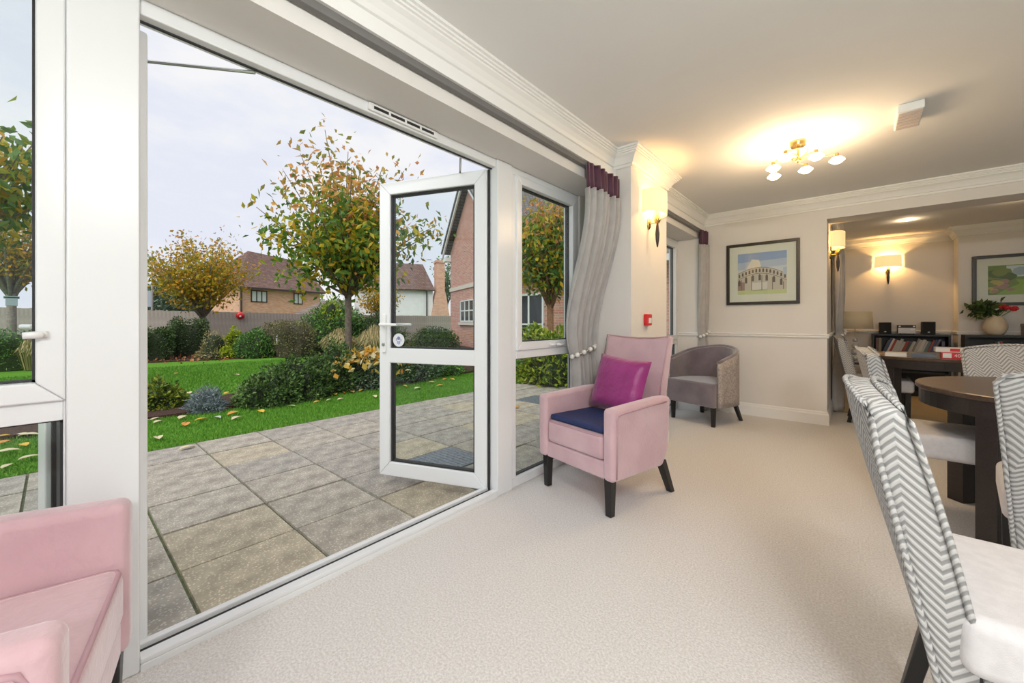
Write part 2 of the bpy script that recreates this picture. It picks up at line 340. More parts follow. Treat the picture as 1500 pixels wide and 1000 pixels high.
def door_leaf(name, hinge, ang, mirror, label):
    """leaf local: hinge at origin, extends along +x, thickness along y, inside face at -y"""
    L = .80; r = thing(name, label, 'door', hinge, ang, 'patio door leaves'); zb, zt = .03, 2.03; a, b = -.035, .035
    m = MB(); wd = .085
    def quad(p): m.prism(p, lambda q: (q[0], a, q[1]), lambda q: (q[0], b, q[1]))
    quad([(0, zb), (L, zb), (L-wd, zb+wd+.01), (wd, zb+wd+.01)]); quad([(L, zb), (L, zt), (L-wd, zt-wd), (L-wd, zb+wd+.01)])
    quad([(L, zt), (0, zt), (wd, zt-wd), (L-wd, zt-wd)]); quad([(0, zt), (0, zb), (wd, zb+wd+.01), (wd, zt-wd)])
    m.build('door_frame', WHITE, r, bevel=.006)
    MB().box(wd-.005, L-wd+.005, a, b, .80, .90).build('mid_rail', WHITE, r, bevel=.006)
    for (z0, z1) in ((zb+wd, .81), (.89, zt-wd)):
        g = MB().box(wd, L-wd, -.012, .012, z0, z1).build('glass_pane', GLASS, r)
        k = MB()
        for (x0, x1, c, d) in ((wd, L-wd, z0, z0+.02), (wd, L-wd, z1-.012, z1), (wd, wd+.012, z0, z1), (L-wd-.012, L-wd, z0, z1)): k.box(x0, x1, -.018, .018, c, d)
        k.build('gasket', GASKET, g)
    if not mirror: MB().box(-.016, -.001, -.03, .02, zb, zt).build('edge_seal', GASKET, r)
    for s in (-1, 1):
        h = MB(); y = s*.035
        h.box(L-.06, L-.028, y, y+s*.012, .87, 1.13); h.tube([(L-.044, y+s*.01, 1.06), (L-.044, y+s*.05, 1.06), (L-.10, y+s*.055, 1.06), (L-.175, y+s*.05, 1.06)], [.01, .011, .011, .009])
        ho = h.build('door_handle', WHITEP, r, smooth=False, bevel=.003)
        MB().lathe([(.011, 0), (.011, .006), (.006, .007)], 12, (0, 0, 0)).build('key_cylinder', STEEL, ho).location = (L-.044, y+s*.012, .925)
        ho.children[0].rotation_euler = (-s*PI/2, 0, 0)
    return r
# right leaf: hinged at the right jamb, swung outward about 68 degrees
lf = door_leaf('patio_door', (-1.745, 1.79, 0), math.atan2(-.29, -.73), False, 'open white glazed door leaf standing out over the patio')
st = MB(); st.lathe([(.0005, 0), (.045, 0), (.045, .0015), (.0005, .0015)], 28); so = st.build('safety_sticker', mat('sticker_white', (.75, .75, .78), rough=.5), lf)
so.location = (.80-.085-.06, .0165, .955); so.rotation_euler = (-PI/2, 0, 0)
hm = MB(); HB = mat('sticker_blue', (.20, .24, .45), rough=.5)
hm.ball((0, -.012, .0016), .013, 10, 4, (1, 1, .03))
for k, (x, y, a, l) in enumerate(((-.018, -.002, .6, .018), (-.009, .012, .2, .022), (0, .015, 0, .024), (.009, .012, -.2, .022), (.018, -.004, -.8, .016))):
    hm.box(x-.0025, x+.0025, y-.008, y-.008+l, .0015, .0022)
hm.build('hand_print', HB, so)
lf2 = door_leaf('patio_door', (-1.755, .168, 0), math.radians(193), True, 'white glazed door leaf folded back outside beside the left window')
# friction stays at the head
for p, q in (((-1.73, .50, 2.03), (-2.02, .15, 2.035)), ((-1.74, 1.55, 2.033), (-1.93, 1.715, 2.037))):
    tag(MB().tube([p, q], .006, 6).build('door_stay', STEEL), ('grey metal stay arm at the top left of the door opening', 'grey metal stay arm above the open door leaf')[p[1] > 1], 'door stay', 'door stays')
# ================================================================== GARDEN
ZP = -.05
pat = sroot('floor_patio', (0, 0, ZP))
JOINT = mat('mossy_joint', (.10, .10, .075), (.15, .19, .07), 30, .95)
MB().box(-4.72, -1.80, -3.2, 10.5, -.2, -.014).build('bedding', JOINT, pat)
SLAB = []
for k, (a, b) in enumerate((((.36, .32, .265), (.56, .51, .425)), ((.32, .295, .26), (.51, .465, .40)), ((.41, .355, .265), (.60, .525, .39)))):
    m = mat('slab_%d' % k, a, b, 9, .9, .8, 130, dist=.006, detail=8); SLAB.append(m)
    n = m.node_tree; bs = n.nodes['Principled BSDF']
    vz = n.nodes.new('ShaderNodeTexVoronoi'); vz.inputs['Scale'].default_value = 75; tcn = n.nodes.new('ShaderNodeTexCoord'); n.links.new(tcn.outputs['Object'], vz.inputs['Vector'])
    src = bs.inputs['Base Color'].links[0].from_socket
    rr = n.nodes.new('ShaderNodeValToRGB'); rr.color_ramp.elements[0].position = .0; rr.color_ramp.elements[0].color = (1.5, 1.5, 1.5, 1); rr.color_ramp.elements[1].position = .42; rr.color_ramp.elements[1].color = (.78, .78, .78, 1)
    n.links.new(vz.outputs['Distance'], rr.inputs[0])
    mm = n.nodes.new('ShaderNodeMix'); mm.data_type = 'RGBA'; mm.blend_type = 'MULTIPLY'; mm.inputs[0].default_value = 1.
    n.links.new(src, mm.inputs[6]); n.links.new(rr.outputs[0], mm.inputs[7]); n.links.new(mm.outputs[2], bs.inputs['Base Color'])
SX, SY = .468, .497
slabme = []
for m in SLAB:
    b = MB(); g = .004; b.hexa([(g, g, -.03), (SX-g, g, -.03), (SX-g, SY-g, -.03), (g, SY-g, -.03)], [(g+.004, g+.004, 0), (SX-g-.004, g+.004, 0), (SX-g-.004, SY-g-.004, 0), (g+.004, SY-g-.004, 0)])
    slabme.append(b.mesh('slab', m))
first = True
for i in range(6):
    for j in range(-7, 20):
        if (i, j) in ((1, 4), (3, 9)): continue
        o = bpy.data.objects.new('slab', slabme[random.choice((0, 0, 1, 1, 2))]); COL.objects.link(o); o.parent = pat
        o.location = (-1.84-SX*(i+1)+0, .365+SY*(j-1), random.uniform(-.003, .003)); o.rotation_euler = (random.uniform(-.003, .003), random.uniform(-.003, .003), 0)
MB().box(-1.84, -1.80, -3.1, 10.2, -.03, 0).build('edge_strip', SLAB[0], pat)
# manhole cover set in the paving beside the door
mc = thing('drain_cover', 'blue grey metal inspection cover set in the paving outside the open door', 'drain cover', (-2.542, 2.104, ZP))
m = MB(); m.box(-.225, .225, -.24, .24, -.03, .002); m.build('tray', mat('galvanised', (.20, .23, .26), (.30, .33, .36), 30, .5, metal=.6), mc, bevel=.004)
m = MB()
for a in range(11):
    for b in range(11):
        x = -.2+a*.04; y = -.21+b*.042; m.box(x-.012, x+.012, y-.004, y+.004, .002, .005)
tag(m.build('tread_pattern', MATS['galvanised'], mc), kind='stuff')
mc2 = copytree(mc); mc2['label'] = 'second metal inspection cover in the paving beyond the fixed right window'; mc2.location = (-3.478, 4.59, ZP)
for o in (mc, mc2): o['group'] = 'inspection covers in the patio'
# lawn
LAWN = mat('lawn_grass', (.10, .26, .025), (.16, .36, .045), 35, .95, .6, 160, spec=.1, detail=6, dist=.03)
struct(MB().box(-60, -4.72, -40, 60, -.4, ZP-.012).build('floor_lawn', LAWN))
struct(MB().box(-4.72, 12, 10.4, 60, -.4, ZP-.03).build('floor_lawn_far', LAWN)); struct(MB().box(-4.72, 30, -40, -3.2, -.4, ZP-.03).build('floor_lawn_near', LAWN))
struct(MB().box(XR+.2, 40, -3.2, 10.4, -.4, ZP-.03).build('floor_lawn_side', LAWN))
GRASS = leafmat('grass_blade', [(0, (.085, .25, .02)), (.6, (.15, .36, .04)), (1, (.25, .45, .07))], .6, .3)
def blades(n, x0, x1, y0, y1, hgt, name, wid=.006):
    p = np.random.rand(n, 2)*[x1-x0, y1-y0]+[x0, y0]; a = np.random.rand(n)*2*PI; h = hgt*(.5+np.random.rand(n)*.7); w2_ = wid*(.7+.6*np.random.rand(n))
    ln = (np.random.rand(n, 2)-.5)*hgt*1.0
    v = np.zeros((n, 3, 3)); v[:, 0, :2] = p+np.c_[np.cos(a), np.sin(a)]*w2_[:, None]; v[:, 1, :2] = p-np.c_[np.cos(a), np.sin(a)]*w2_[:, None]
    v[:, 2, :2] = p+ln; v[:, 2, 2] = h; v[:, :2, 2] = -.004
    me = bpy.data.meshes.new(name); me.from_pydata(v.reshape(-1, 3).tolist(), [], np.arange(3*n).reshape(n, 3).tolist()); me.materials.append(GRASS)
    o = bpy.data.objects.new(name, me); COL.objects.link(o); o.location = (0, 0, ZP-.012); return o
tag(blades(70000, -6.35, -4.70, -1.6, 7.5, .032, 'lawn_grass'), 'short green mown grass between the paving and the shrub bed', 'grass', kind='stuff')
tag(blades(60000, -13.0, -7.6, -2.5, 6.5, .045, 'lawn_grass', .012), 'wide green mown lawn behind the shrub bed', 'grass', kind='stuff')
# beds of dark mulch
MULCH = mat('bark_mulch', (.035, .016, .010), (.10, .045, .028), 45, .95, 1., 60, dist=.03)
def bed(name, pts, z=.0, label=None):
    m = MB(); m.prism(pts, lambda p: (p[0], p[1], ZP-.02), lambda p: (p[0], p[1], ZP+z)); return struct(m.build(name, MULCH))
bed('floor_bed', [(-6.2, -1.5), (-6.15, 1.0), (-6.2, 3.0), (-6.45, 5.5), (-6.6, 8.0), (-8.3, 8.0), (-8.4, 4.5), (-7.8, 2.6), (-7.0, 1.4), (-6.95, -1.5)], .03)
fa, fb, fc = atd(0, 471, 10.6), atd(215, 471, 10.9), atd(480, 471, 13.5)
fd, fe = atd(700, 471, 17), atd(620, 471, 27); ff = atd(200, 471, 19); fg = atd(-60, 471, 17)
bed('floor_bed_far', [(p.x, p.y) for p in (atd(-60, 471, 10.3), fa, fb, fc, fd, fe, atd(440, 471, 24), ff, fg)], .02)
# ---------------------------------------------------------------- foliage helpers
def leaf_mesh(name, P, L, W, mats, mi=None, nrm=None, droop=.0):
    """one folded diamond (two triangles) per leaf at points P (n,3)"""
    n = len(P); d = np.random.randn(n, 3); d[:, 2] -= droop
    if nrm is not None: d += nrm*1.0
    d /= np.linalg.norm(d, axis=1)[:, None]+1e-9
    r = np.random.randn(n, 3); s = np.cross(d, r); s /= np.linalg.norm(s, axis=1)[:, None]+1e-9
    up = np.cross(s, d); l = (L*(.7+.6*np.random.rand(n)))[:, None]; w_ = (W*(.7+.6*np.random.rand(n)))[:, None]
    v = np.stack([P, P+d*l*.45+s*w_*.5+up*w_*.18, P+d*l, P+d*l*.45-s*w_*.5+up*w_*.18], 1)
    f = np.arange(4*n).reshape(n, 4); tri = np.concatenate([f[:, [0, 1, 2]], f[:, [0, 2, 3]]], 1).reshape(-1, 3)
    me = bpy.data.meshes.new(name); me.from_pydata(v.reshape(-1, 3).tolist(), [], tri.tolist())
    for m in (mats if isinstance(mats, list) else [mats]): me.materials.append(m)
    if mi is not None: me.polygons.foreach_set('material_index', np.repeat(mi, 2).astype(int).tolist())
    return me
def link(name, me, parent):
    o = bpy.data.objects.new(name, me); COL.objects.link(o); o.parent = parent; return o
def sph(n):
    p = np.random.randn(n, 3); return p/np.linalg.norm(p, axis=1)[:, None]
def lump(dirs, seed, amp=.18, fr=3.):
    rs = np.random.RandomState(seed); k = rs.randn(6, 3)*fr; ph = rs.rand(6)*6.28
    return 1+amp*np.mean([np.sin(dirs@k[i]+ph[i]) for i in range(6)], 0)*2
def shrub(name, label, cat, c, rad, n, L, W, lm, seed=1, squash=1., core=(.02, .03, .012), group=None, boxy=1., amp=.2, fr=4.):
    """rounded bush: dark twiggy core with a skin of leaves"""
    r = thing(name, label, cat, c, 0, group); rad = np.array(rad)
    d = sph(n); d[:, 2] = np.abs(d[:, 2])*1.0; e = np.sign(d)*np.abs(d)**boxy
    e /= np.max(np.abs(e), axis=1)[:, None]**(1-boxy) if boxy < 1 else 1
    lu = lump(d, seed, amp, fr); P = e*rad*lu[:, None]*(.82+.22*np.random.rand(n))[:, None]
    o = link('foliage', leaf_mesh('foliage', P, L, W, lm, nrm=d*1.2), r); o['kind'] = 'stuff'
    m = MB(); nn, mm = 18, 8
    def fn(u, v):
        a = u*2*PI; b = v*PI/2; q = np.array([[math.cos(a)*math.cos(b), math.sin(a)*math.cos(b), math.sin(b)]])
        ee = np.sign(q)*np.abs(q)**boxy
        if boxy < 1: ee /= np.max(np.abs(ee))**(1-boxy)
        return tuple((ee*rad*lump(q, seed, amp, fr)[0]*.86)[0])
    m.grid(fn, nn, mm); m.build('twig_core', mat('core_%.3f_%.3f' % core[:2], core, tuple(x*2 for x in core), 20, .95, 1., 30, dist=.05), r, smooth=True)
    return r
def tree(name, label, base, height_fork, crown_c, crown_r, nbr, nleaf, L, W, lmats, trunk_r, seed=3, bark=None, zsplit=None, spikes=(), lean=(0, 0), droop=.6, shell=.45, stems=1):
    rs = random.Random(seed); r = thing(name, label, 'tree', base); B = Vector(base)
    bark = bark or mat('bark_grey', (.13, .105, .085), (.22, .18, .14), 25, .9, .8, 60)
    tr = MB(); fork = Vector((lean[0], lean[1], height_fork)); ends = []
    C = Vector(crown_c)-B; R = Vector(crown_r)
    tr.tube([(0, 0, -.1), (0, 0, .15), fork*.5, fork], [trunk_r*1.25, trunk_r, trunk_r*.9, trunk_r*.85], 10)
    tr.build('trunk', bark, r, smooth=True); br = MB(); pts = []
    for i in range(nbr):
        a = 2.399*i+rs.uniform(-.3, .3); el = rs.uniform(-.55, 1.0); k = rs.uniform(shell, 1.)
        q = Vector((math.cos(a)*math.sqrt(max(0, 1-el*el)), math.sin(a)*math.sqrt(max(0, 1-el*el)), el))
        e = C+Vector((q.x*R.x, q.y*R.y, q.z*R.z))*k; ends.append(e)
    for s_ in spikes: ends.append(Vector(s_)-B)
    for e in ends:
        st_ = fork*rs.uniform(.86, 1.0); mid = st_.lerp(e, .5); mid.z += .10*(e-st_).length*(1 if e.z > st_.z else 1.6); mid.x += rs.uniform(-.1, .1); mid.y += rs.uniform(-.1, .1)
        path = [(st_*(1-t)*(1-t)+mid*2*t*(1-t)+e*t*t) for t in (0, .25, .5, .75, 1)]
        br.tube(path, [trunk_r*.42, trunk_r*.3, trunk_r*.2, trunk_r*.13, trunk_r*.08], 5)
        for t in np.linspace(.35, 1, 14): pts.append((st_*(1-t)*(1-t)+mid*2*t*(1-t)+e*t*t, t))
    br.build('branches', bark, r, smooth=True)
    idx = np.random.randint(0, len(pts), nleaf); PP = np.array([list(pts[i][0]) for i in idx]); PP += np.random.randn(nleaf, 3)*np.array([.19, .19, .16])*(R.x/1.5)
    if zsplit is None: me = leaf_mesh('foliage', PP, L, W, lmats[:1], droop=droop)
    else:
        mi = (PP[:, 2]+B.z+np.random.randn(nleaf)*.35 > zsplit).astype(int); me = leaf_mesh('foliage', PP, L, W, lmats, mi, droop=droop)
    o = link('foliage', me, r); o['kind'] = 'stuff'; return r
LF_MAIN = leafmat('leaf_green_yellow', [(0, (.06, .15, .03)), (.4, (.14, .27, .05)), (.62, (.32, .38, .03)), (.82, (.60, .46, .03)), (1, (.62, .32, .03))], .45, .35)
LF_TOP = leafmat('leaf_orange', [(0, (.16, .24, .07)), (.3, (.42, .36, .09)), (.6, (.68, .38, .10)), (1, (.66, .27, .12))], .5, .35)
LF_YEL = leafmat('leaf_yellow', [(0, (.16, .20, .04)), (.35, (.42, .36, .03)), (.7, (.66, .42, .025)), (1, (.60, .27, .05))], .5, .35)
LF_DK = leafmat('leaf_dark', [(0, (.02, .045, .013)), (.5, (.055, .105, .03)), (.85, (.10, .17, .05)), (1, (.18, .19, .08))], .5, .1)
LF_YEW = leafmat('leaf_yew', [(0, (.03, .07, .018)), (.6, (.08, .155, .038)), (1, (.19, .28, .08))], .5, .1)
LF_GG = leafmat('leaf_greygreen', [(0, (.05, .085, .05)), (.6, (.13, .19, .12)), (1, (.25, .32, .22))], .5, .1)
LF_LAV = leafmat('leaf_lavender', [(0, (.10, .14, .14)), (1, (.28, .33, .34))], .7, .1)
LF_LIME = leafmat('leaf_lime', [(0, (.14, .22, .02)), (.6, (.38, .48, .02)), (1, (.60, .62, .05))], .5, .25)
LF_MID = leafmat('leaf_mid', [(0, (.05, .12, .03)), (.6, (.11, .25, .06)), (1, (.24, .40, .09))], .45, .2)
LF_BRN = leafmat('leaf_brownhedge', [(0, (.08, .08, .04)), (.5, (.18, .155, .085)), (.8, (.25, .23, .10)), (1, (.30, .33, .12))], .7, .1)
LF_STR = leafmat('leaf_straw', [(0, (.22, .20, .08)), (.6, (.44, .37, .17)), (1, (.60, .50, .27))], .7, .15)
LF_FALL = leafmat('leaf_fallen', [(0, (.45, .15, .03)), (.4, (.62, .36, .03)), (.7, (.62, .50, .16)), (1, (.60, .55, .38))], .6, .2)
# main tree in the island bed
tb = atd(510, 507, 7.5); base = (tb.x, tb.y, ZP)
cc = atd(516, 340, 7.5)
tree('ornamental_tree', 'green and yellow leaved tree with orange top growing from the shrub bed', base, 1.78, cc, (1.62, 1.62, 1.25), 52, 6800, .135, .066, [LF_MAIN, LF_TOP], .068, 5, zsplit=3.25, shell=.3,
     spikes=[atd(476, 190, 7.4), atd(440, 225, 7.6), atd(510, 222, 7.5), atd(560, 245, 7.3), atd(592, 250, 7.6), atd(415, 250, 7.5), atd(400, 350, 7.4), atd(410, 395, 7.3), atd(640, 330, 7.6), atd(480, 270, 7.5), atd(545, 290, 7.4)])
# yellow tree by the fence
tb = atd(298, 471, 14.2); cc = atd(290, 385, 14.2)
tree('autumn_tree', 'broad golden autumn tree standing before the fence left of the barn', (tb.x, tb.y, ZP), 1.35, cc, (1.8, 1.8, 1.1), 60, 6200, .125, .075, [LF_YEL, LF_TOP], .09, 9, zsplit=3.9,
     bark=mat('bark_pale', (.22, .19, .16), (.32, .28, .24), 20, .9, .6, 50), droop=.3, shell=.55)
tb = atd(17, 471, 10.5); cc = atd(12, 345, 10.5)
tree('autumn_tree', 'yellow leaved tree seen through the left window above the bird box', (tb.x, tb.y, ZP), 1.9, cc, (1.3, 1.3, 1.15), 40, 3600, .11, .06, [LF_YEL, LF_MAIN], .10, 11, zsplit=3.6, bark=MATS['bark_pale'], shell=.4)
tb = atd(-75, 471, 5.4); cc = atd(-40, 235, 5.4)
tree('ornamental_tree', 'big leaved green tree at the very left edge near the window', (tb.x, tb.y, ZP), 2.0, cc, (1.15, 1.15, .85), 36, 2200, .15, .075, [LF_MAIN, LF_MAIN], .07, 13, droop=.9)
# tree behind the right window
tb = atd(806, 471, 8.6); cc = atd(800, 352, 8.6)
tree('ornamental_tree', 'orange and green tree with brown stem seen through the right window', (tb.x, tb.y, ZP), 1.55, cc, (1.15, 1.15, 1.35), 50, 6000, .125, .065, [LF_MAIN, LF_TOP], .085, 17, zsplit=3.1, bark=mat('bark_brown', (.20, .10, .05), (.30, .16, .08), 20, .9, .6, 50), shell=.35)
tb = atd(557, 471, 21); cc = atd(555, 432, 21)
tree('small_tree', 'small yellowing tree beyond the main trunk near the white cottage', (tb.x, tb.y, ZP), 1.4, cc, (1.3, 1.3, .9), 26, 1500, .14, .08, [LF_YEL, LF_MAIN], .07, 21)
tb = atd(655, 471, 32); cc = atd(652, 405, 32)
tree('background_tree', 'pale distant tree between the chimney and the brick gable', (tb.x, tb.y, ZP), 2.6, cc, (1.2, 1.2, 2.2), 26, 1300, .2, .12, [LF_MID, LF_MID], .1, 23)
# evergreens behind the fence on the left
p = atd(238, 471, 19); shrub('evergreen', 'dense dark evergreen behind the fence at left', 'shrub', (p.x, p.y, ZP), (1.9, 1.9, 3.1), 5200, .20, .09, LF_GG, 4, core=(.02, .035, .02))
# far border shrubs
def border(px, top, d, wpx, n, lm, name, label, L=.07, W=.04, seed=1, boxy=1., core=(.02, .03, .012), dy=1., amp=.2):
    p = atd(px, 471, d); z = CAMH-(top-HY)/F*d-ZP
    return shrub(name, label, 'shrub', (p.x, p.y, ZP), (wpx/F*d*.5, wpx/F*d*.5*dy, z), n, L, W, lm, seed, boxy=boxy, core=core, amp=amp)
border(222, 479, 11.6, 62, 3600, LF_DK, 'clipped_hedge', 'clipped square green hedge at the left end of the far border', .06, .035, 2, .45, dy=.7, amp=.06)
border(276, 467, 12.8, 46, 3000, LF_DK, 'clipped_hedge', 'darker clipped bush right of the square hedge before the fence', .06, .035, 3, .55, amp=.06)
border(315, 499, 12.3, 54, 1400, LF_STR, 'dry_shrub', 'thin dry grey shrub in front of the fence corner', .08, .02, 5, amp=.35)
border(341, 482, 12.9, 30, 1500, LF_LIME, 'golden_shrub', 'bright yellow shrub below the red bell on the fence', .07, .05, 6)
border(331, 509, 12.2, 24, 600, LF_LIME, 'golden_shrub', 'low lime green clump at the lawn edge before the dry shrub', .06, .05, 26)
border(372, 485, 12.6, 50, 2600, LF_MID, 'leafy_shrub', 'mid green leafy shrub beside the bright yellow one', .07, .04, 7)
border(422, 471, 13.4, 104, 5200, LF_BRN, 'brown_hedge', 'wide brownish clipped hedge in front of the fence', .06, .03, 8, .6, core=(.05, .045, .025), dy=.5, amp=.07)
border(492, 451, 15.5, 96, 4200, LF_MID, 'mahonia_shrub', 'tall glossy green shrub with yellow tips left of the trunk', .15, .05, 10)
border(482, 447, 15.0, 40, 700, LF_LIME, 'mahonia_shrub', 'yellow green spiky top of shrub behind the brown hedge', .15, .05, 31)
border(553, 460, 16.5, 80, 2600, LF_DK, 'dark_shrub', 'dark evergreen shrub behind the tall ornamental grass', .12, .05, 12)
border(640, 478, 17.0, 70, 2200, LF_DK, 'dark_shrub', 'low dark shrub seen through the upper door glass', .09, .05, 14)
p = atd(800, 471, 7.4); shrub('laurel_shrub', 'yellow green laurel bush outside the right window', 'shrub', (p.x, p.y, ZP), (.62, .55, 1.10), 2600, .10, .05, leafmat('leaf_laurel', [(0, (.06, .14, .02)), (.5, (.20, .32, .03)), (1, (.48, .50, .05))], .4, .25), 15)
border(25, 482, 9.6, 90, 3800, LF_MID, 'leafy_hedge', 'dense green hedge seen through the left window', .06, .035, 16, .6, amp=.1)
# ornamental grasses
def grass_clump(c, rad, hgt, n, label):
    r = thing('ornamental_grass', label, 'grass clump', c); m = MB(); v = []; f = []
    for i in range(n):
        a = random.uniform(0, 2*PI); k = random.uniform(.1, 1); h = hgt*random.uniform(.7, 1.05)*(1-.35*k); q = Vector((math.cos(a)*rad*k*.4, math.sin(a)*rad*k*.4, 0)); e = Vector((math.cos(a)*rad*k, math.sin(a)*rad*k, h*.78)); md = Vector((math.cos(a)*rad*k*.75, math.sin(a)*rad*k*.75, h))
        s = Vector((-math.sin(a), math.cos(a), 0))*.009; o = len(v)
        v += [q-s, q+s, md+s, md-s, e]; f += [(o, o+1, o+2, o+3), (o+3, o+2, o+4)]
    m.add(v, f); ob = m.build('blades', LF_STR, r); ob['kind'] = 'stuff'; return r
p = atd(497, 471, 11.2); grass_clump((p.x, p.y, ZP), .62, .98, 1500, 'tall straw coloured grass left of the tree trunk')
p = atd(548, 471, 11.4); grass_clump((p.x, p.y, ZP), .66, 1.06, 1600, 'tall straw coloured grass right of the tree trunk')
p = atd(48, 471, 9.3); grass_clump((p.x, p.y, ZP), .35, .85, 500, 'straw coloured grass clump through the left window')
# island bed shrubs
def low(px, py, d, rx, ry, h, n, lm, name, label, seed, L=.055, W=.028, core=(.015, .022, .01)):
    p = atd(px, 471, d); return shrub(name, label, 'shrub', (p.x, p.y, ZP), (rx, ry, h), n, L, W, lm, seed, core=core, amp=.28, fr=6)
low(395, 0, 5.55, .38, .42, .36, 3600, LF_YEW, 'spreading_yew', 'lowest dark green spreading conifer at the left end of the island bed', 31)
low(440, 0, 6.0, .50, .55, .50, 4800, LF_YEW, 'spreading_yew', 'dark green spreading conifer in the middle of the island bed', 32)
low(487, 0, 6.6, .52, .6, .66, 4800, LF_YEW, 'spreading_yew', 'tallest green spreading conifer left of the tree trunk', 33)
low(540, 0, 6.95, .52, .6, .56, 4800, LF_GG, 'grey_shrub', 'grey green low shrub under the tree covered with fallen leaves', 34)
low(592, 0, 7.7, .55, .6, .52, 3800, LF_GG, 'grey_shrub', 'grey green low shrub partly behind the open door', 35)
low(640, 0, 8.6, .6, .6, .45, 3000, LF_MID, 'leafy_shrub', 'bright green low plants at the far end of the bed through the door glass', 36)
low(775, 0, 8.2, .5, .5, .38, 1500, LF_MID, 'leafy_shrub', 'low green plants below the laurel bush', 37)
low(302, 0, 5.05, .235, .2, .24, 1700, LF_LAV, 'lavender', 'small silvery blue lavender clump in the bed', 38, .05, .012, (.06, .08, .08))
low(232, 0, 5.15, .30, .26, .33, 1900, leafmat('leaf_olive', [(0, (.05, .10, .02)), (.5, (.14, .22, .03)), (1, (.42, .42, .05))], .5, .2), 'low_shrub', 'small yellow green shrub at the left of the door opening', 39, .06, .03)
low(20, 0, 4.6, .3, .25, .10, 500, LF_MID, 'low_shrub', 'low plants in the bed seen through the lower left pane', 40)
# leaves lying on the shrubs under the tree
n = 420; pp = atd(540, 471, 6.95); q = np.random.randn(n, 2)*[.34, .36]; P = np.c_[q[:, 0], q[:, 1], .60-.35*(q[:, 0]**2+q[:, 1]**2)+.02*np.random.rand(n)]
lo = bpy.data.objects.new('leaf_litter', leaf_mesh('leaf_litter', P, .12, .075, LF_FALL)); COL.objects.link(lo); lo.location = (pp.x, pp.y, ZP); tag(lo, 'orange and yellow fallen leaves heaped on the grey shrub under the tree', 'leaves', kind='stuff')
n = 260; a = atd(280, 471, 12.2); P = np.c_[np.random.randn(n)*.9, np.random.randn(n)*.6, np.full(n, .02)]
lo = bpy.data.objects.new('leaf_litter', leaf_mesh('leaf_litter', P, .10, .06, leafmat('leaf_russet', [(0, (.28, .07, .03)), (1, (.5, .22, .09))], .7, .1))); COL.objects.link(lo); lo.location = (a.x, a.y, ZP+.02); tag(lo, 'russet fallen leaves on the far border beside the clipped hedges', 'leaves', kind='stuff')
# single fallen leaves on the lawn and paving
LCOL = [mat('fallen_yellow', (.62, .38, .04), rough=.6), mat('fallen_cream', (.60, .52, .33), rough=.6), mat('fallen_amber', (.62, .26, .05), rough=.6), mat('fallen_grey', (.42, .46, .38), rough=.7)]
lme = []
for m_ in LCOL:
    b = MB(); n_ = 8; top = []
    for i in range(n_+1):
        t = i/n_; wv = .032*math.sin(PI*t**.85)**.8; top.append((t*.12-.06, wv, .012*math.sin(PI*t)+.004)); 
    vs = [(x, y, z+.008) for x, y, z in top]+[(x, 0, z) for x, y, z in top]+[(x, -y, z+.008) for x, y, z in top]
    k = n_+1; fs = [(i, i+1, k+i+1, k+i) for i in range(n_)]+[(k+i, k+i+1, 2*k+i+1, 2*k+i) for i in range(n_)]
    b.add(vs, fs); lme.append(b.mesh('fallen_leaf', m_))
LP = [(232, 642, 1, .0), (274, 655, 1, 0), (295, 615, 0, 0), (318, 612, 3, 0), (346, 613, 1, 0), (272, 622, 2, 0), (382, 603, 0, 0), (341, 606, 2, 0), (427, 595, 1, 0), (464, 589, 0, 0), (483, 586, 1, 0), (499, 585, 1, 0), (491, 578, 0, 0), (549, 581, 1, 0), (505, 575, 2, 0), (516, 574, 2, 0), (530, 572, 0, 0), (228, 614, 1, 0), (212, 618, 1, 0), (232, 618, 1, 0), (268, 612, 1, 0), (277, 576, 1, 0), (291, 577, 0, 0), (333, 576, 0, 0), (347, 549, 1, 0), (258, 547, 2, 0), (592, 566, 0, 0), (632, 560, 0, 0), (652, 556, 2, 0), (662, 556, 0, 0), (644, 565, 0, 0), (612, 569, 1, 0),
      (762, 547, 1, 0), (768, 553, 1, 0), (775, 545, 0, 0), (756, 596, 2, 0), (5, 640, 0, 0), (30, 638, 1, 0), (42, 638, 1, 0), (8, 648, 2, 0), (35, 652, 0, 0), (12, 662, 1, 0), (12, 683, 1, 0), (45, 671, 1, 0)]
for (px, py, c_, _) in LP:
    p = onz(px, py, ZP+.015); onpath = p.x > -4.72
    o = bpy.data.objects.new('fallen_leaf', lme[c_]); COL.objects.link(o); o.location = (p.x, p.y, ZP+(.002 if onpath else .012)); o.rotation_euler = (random.uniform(-.1, .1), random.uniform(-.1, .1), random.uniform(0, 6.28))
    s_ = random.uniform(.85, 1.25); o.scale = (s_, s_, s_)
    tag(o, ['yellow', 'pale cream', 'amber', 'greyish'][c_]+(' leaf fallen on the grey paving' if onpath else ' leaf fallen on the green lawn'), 'leaf', 'single fallen leaves')
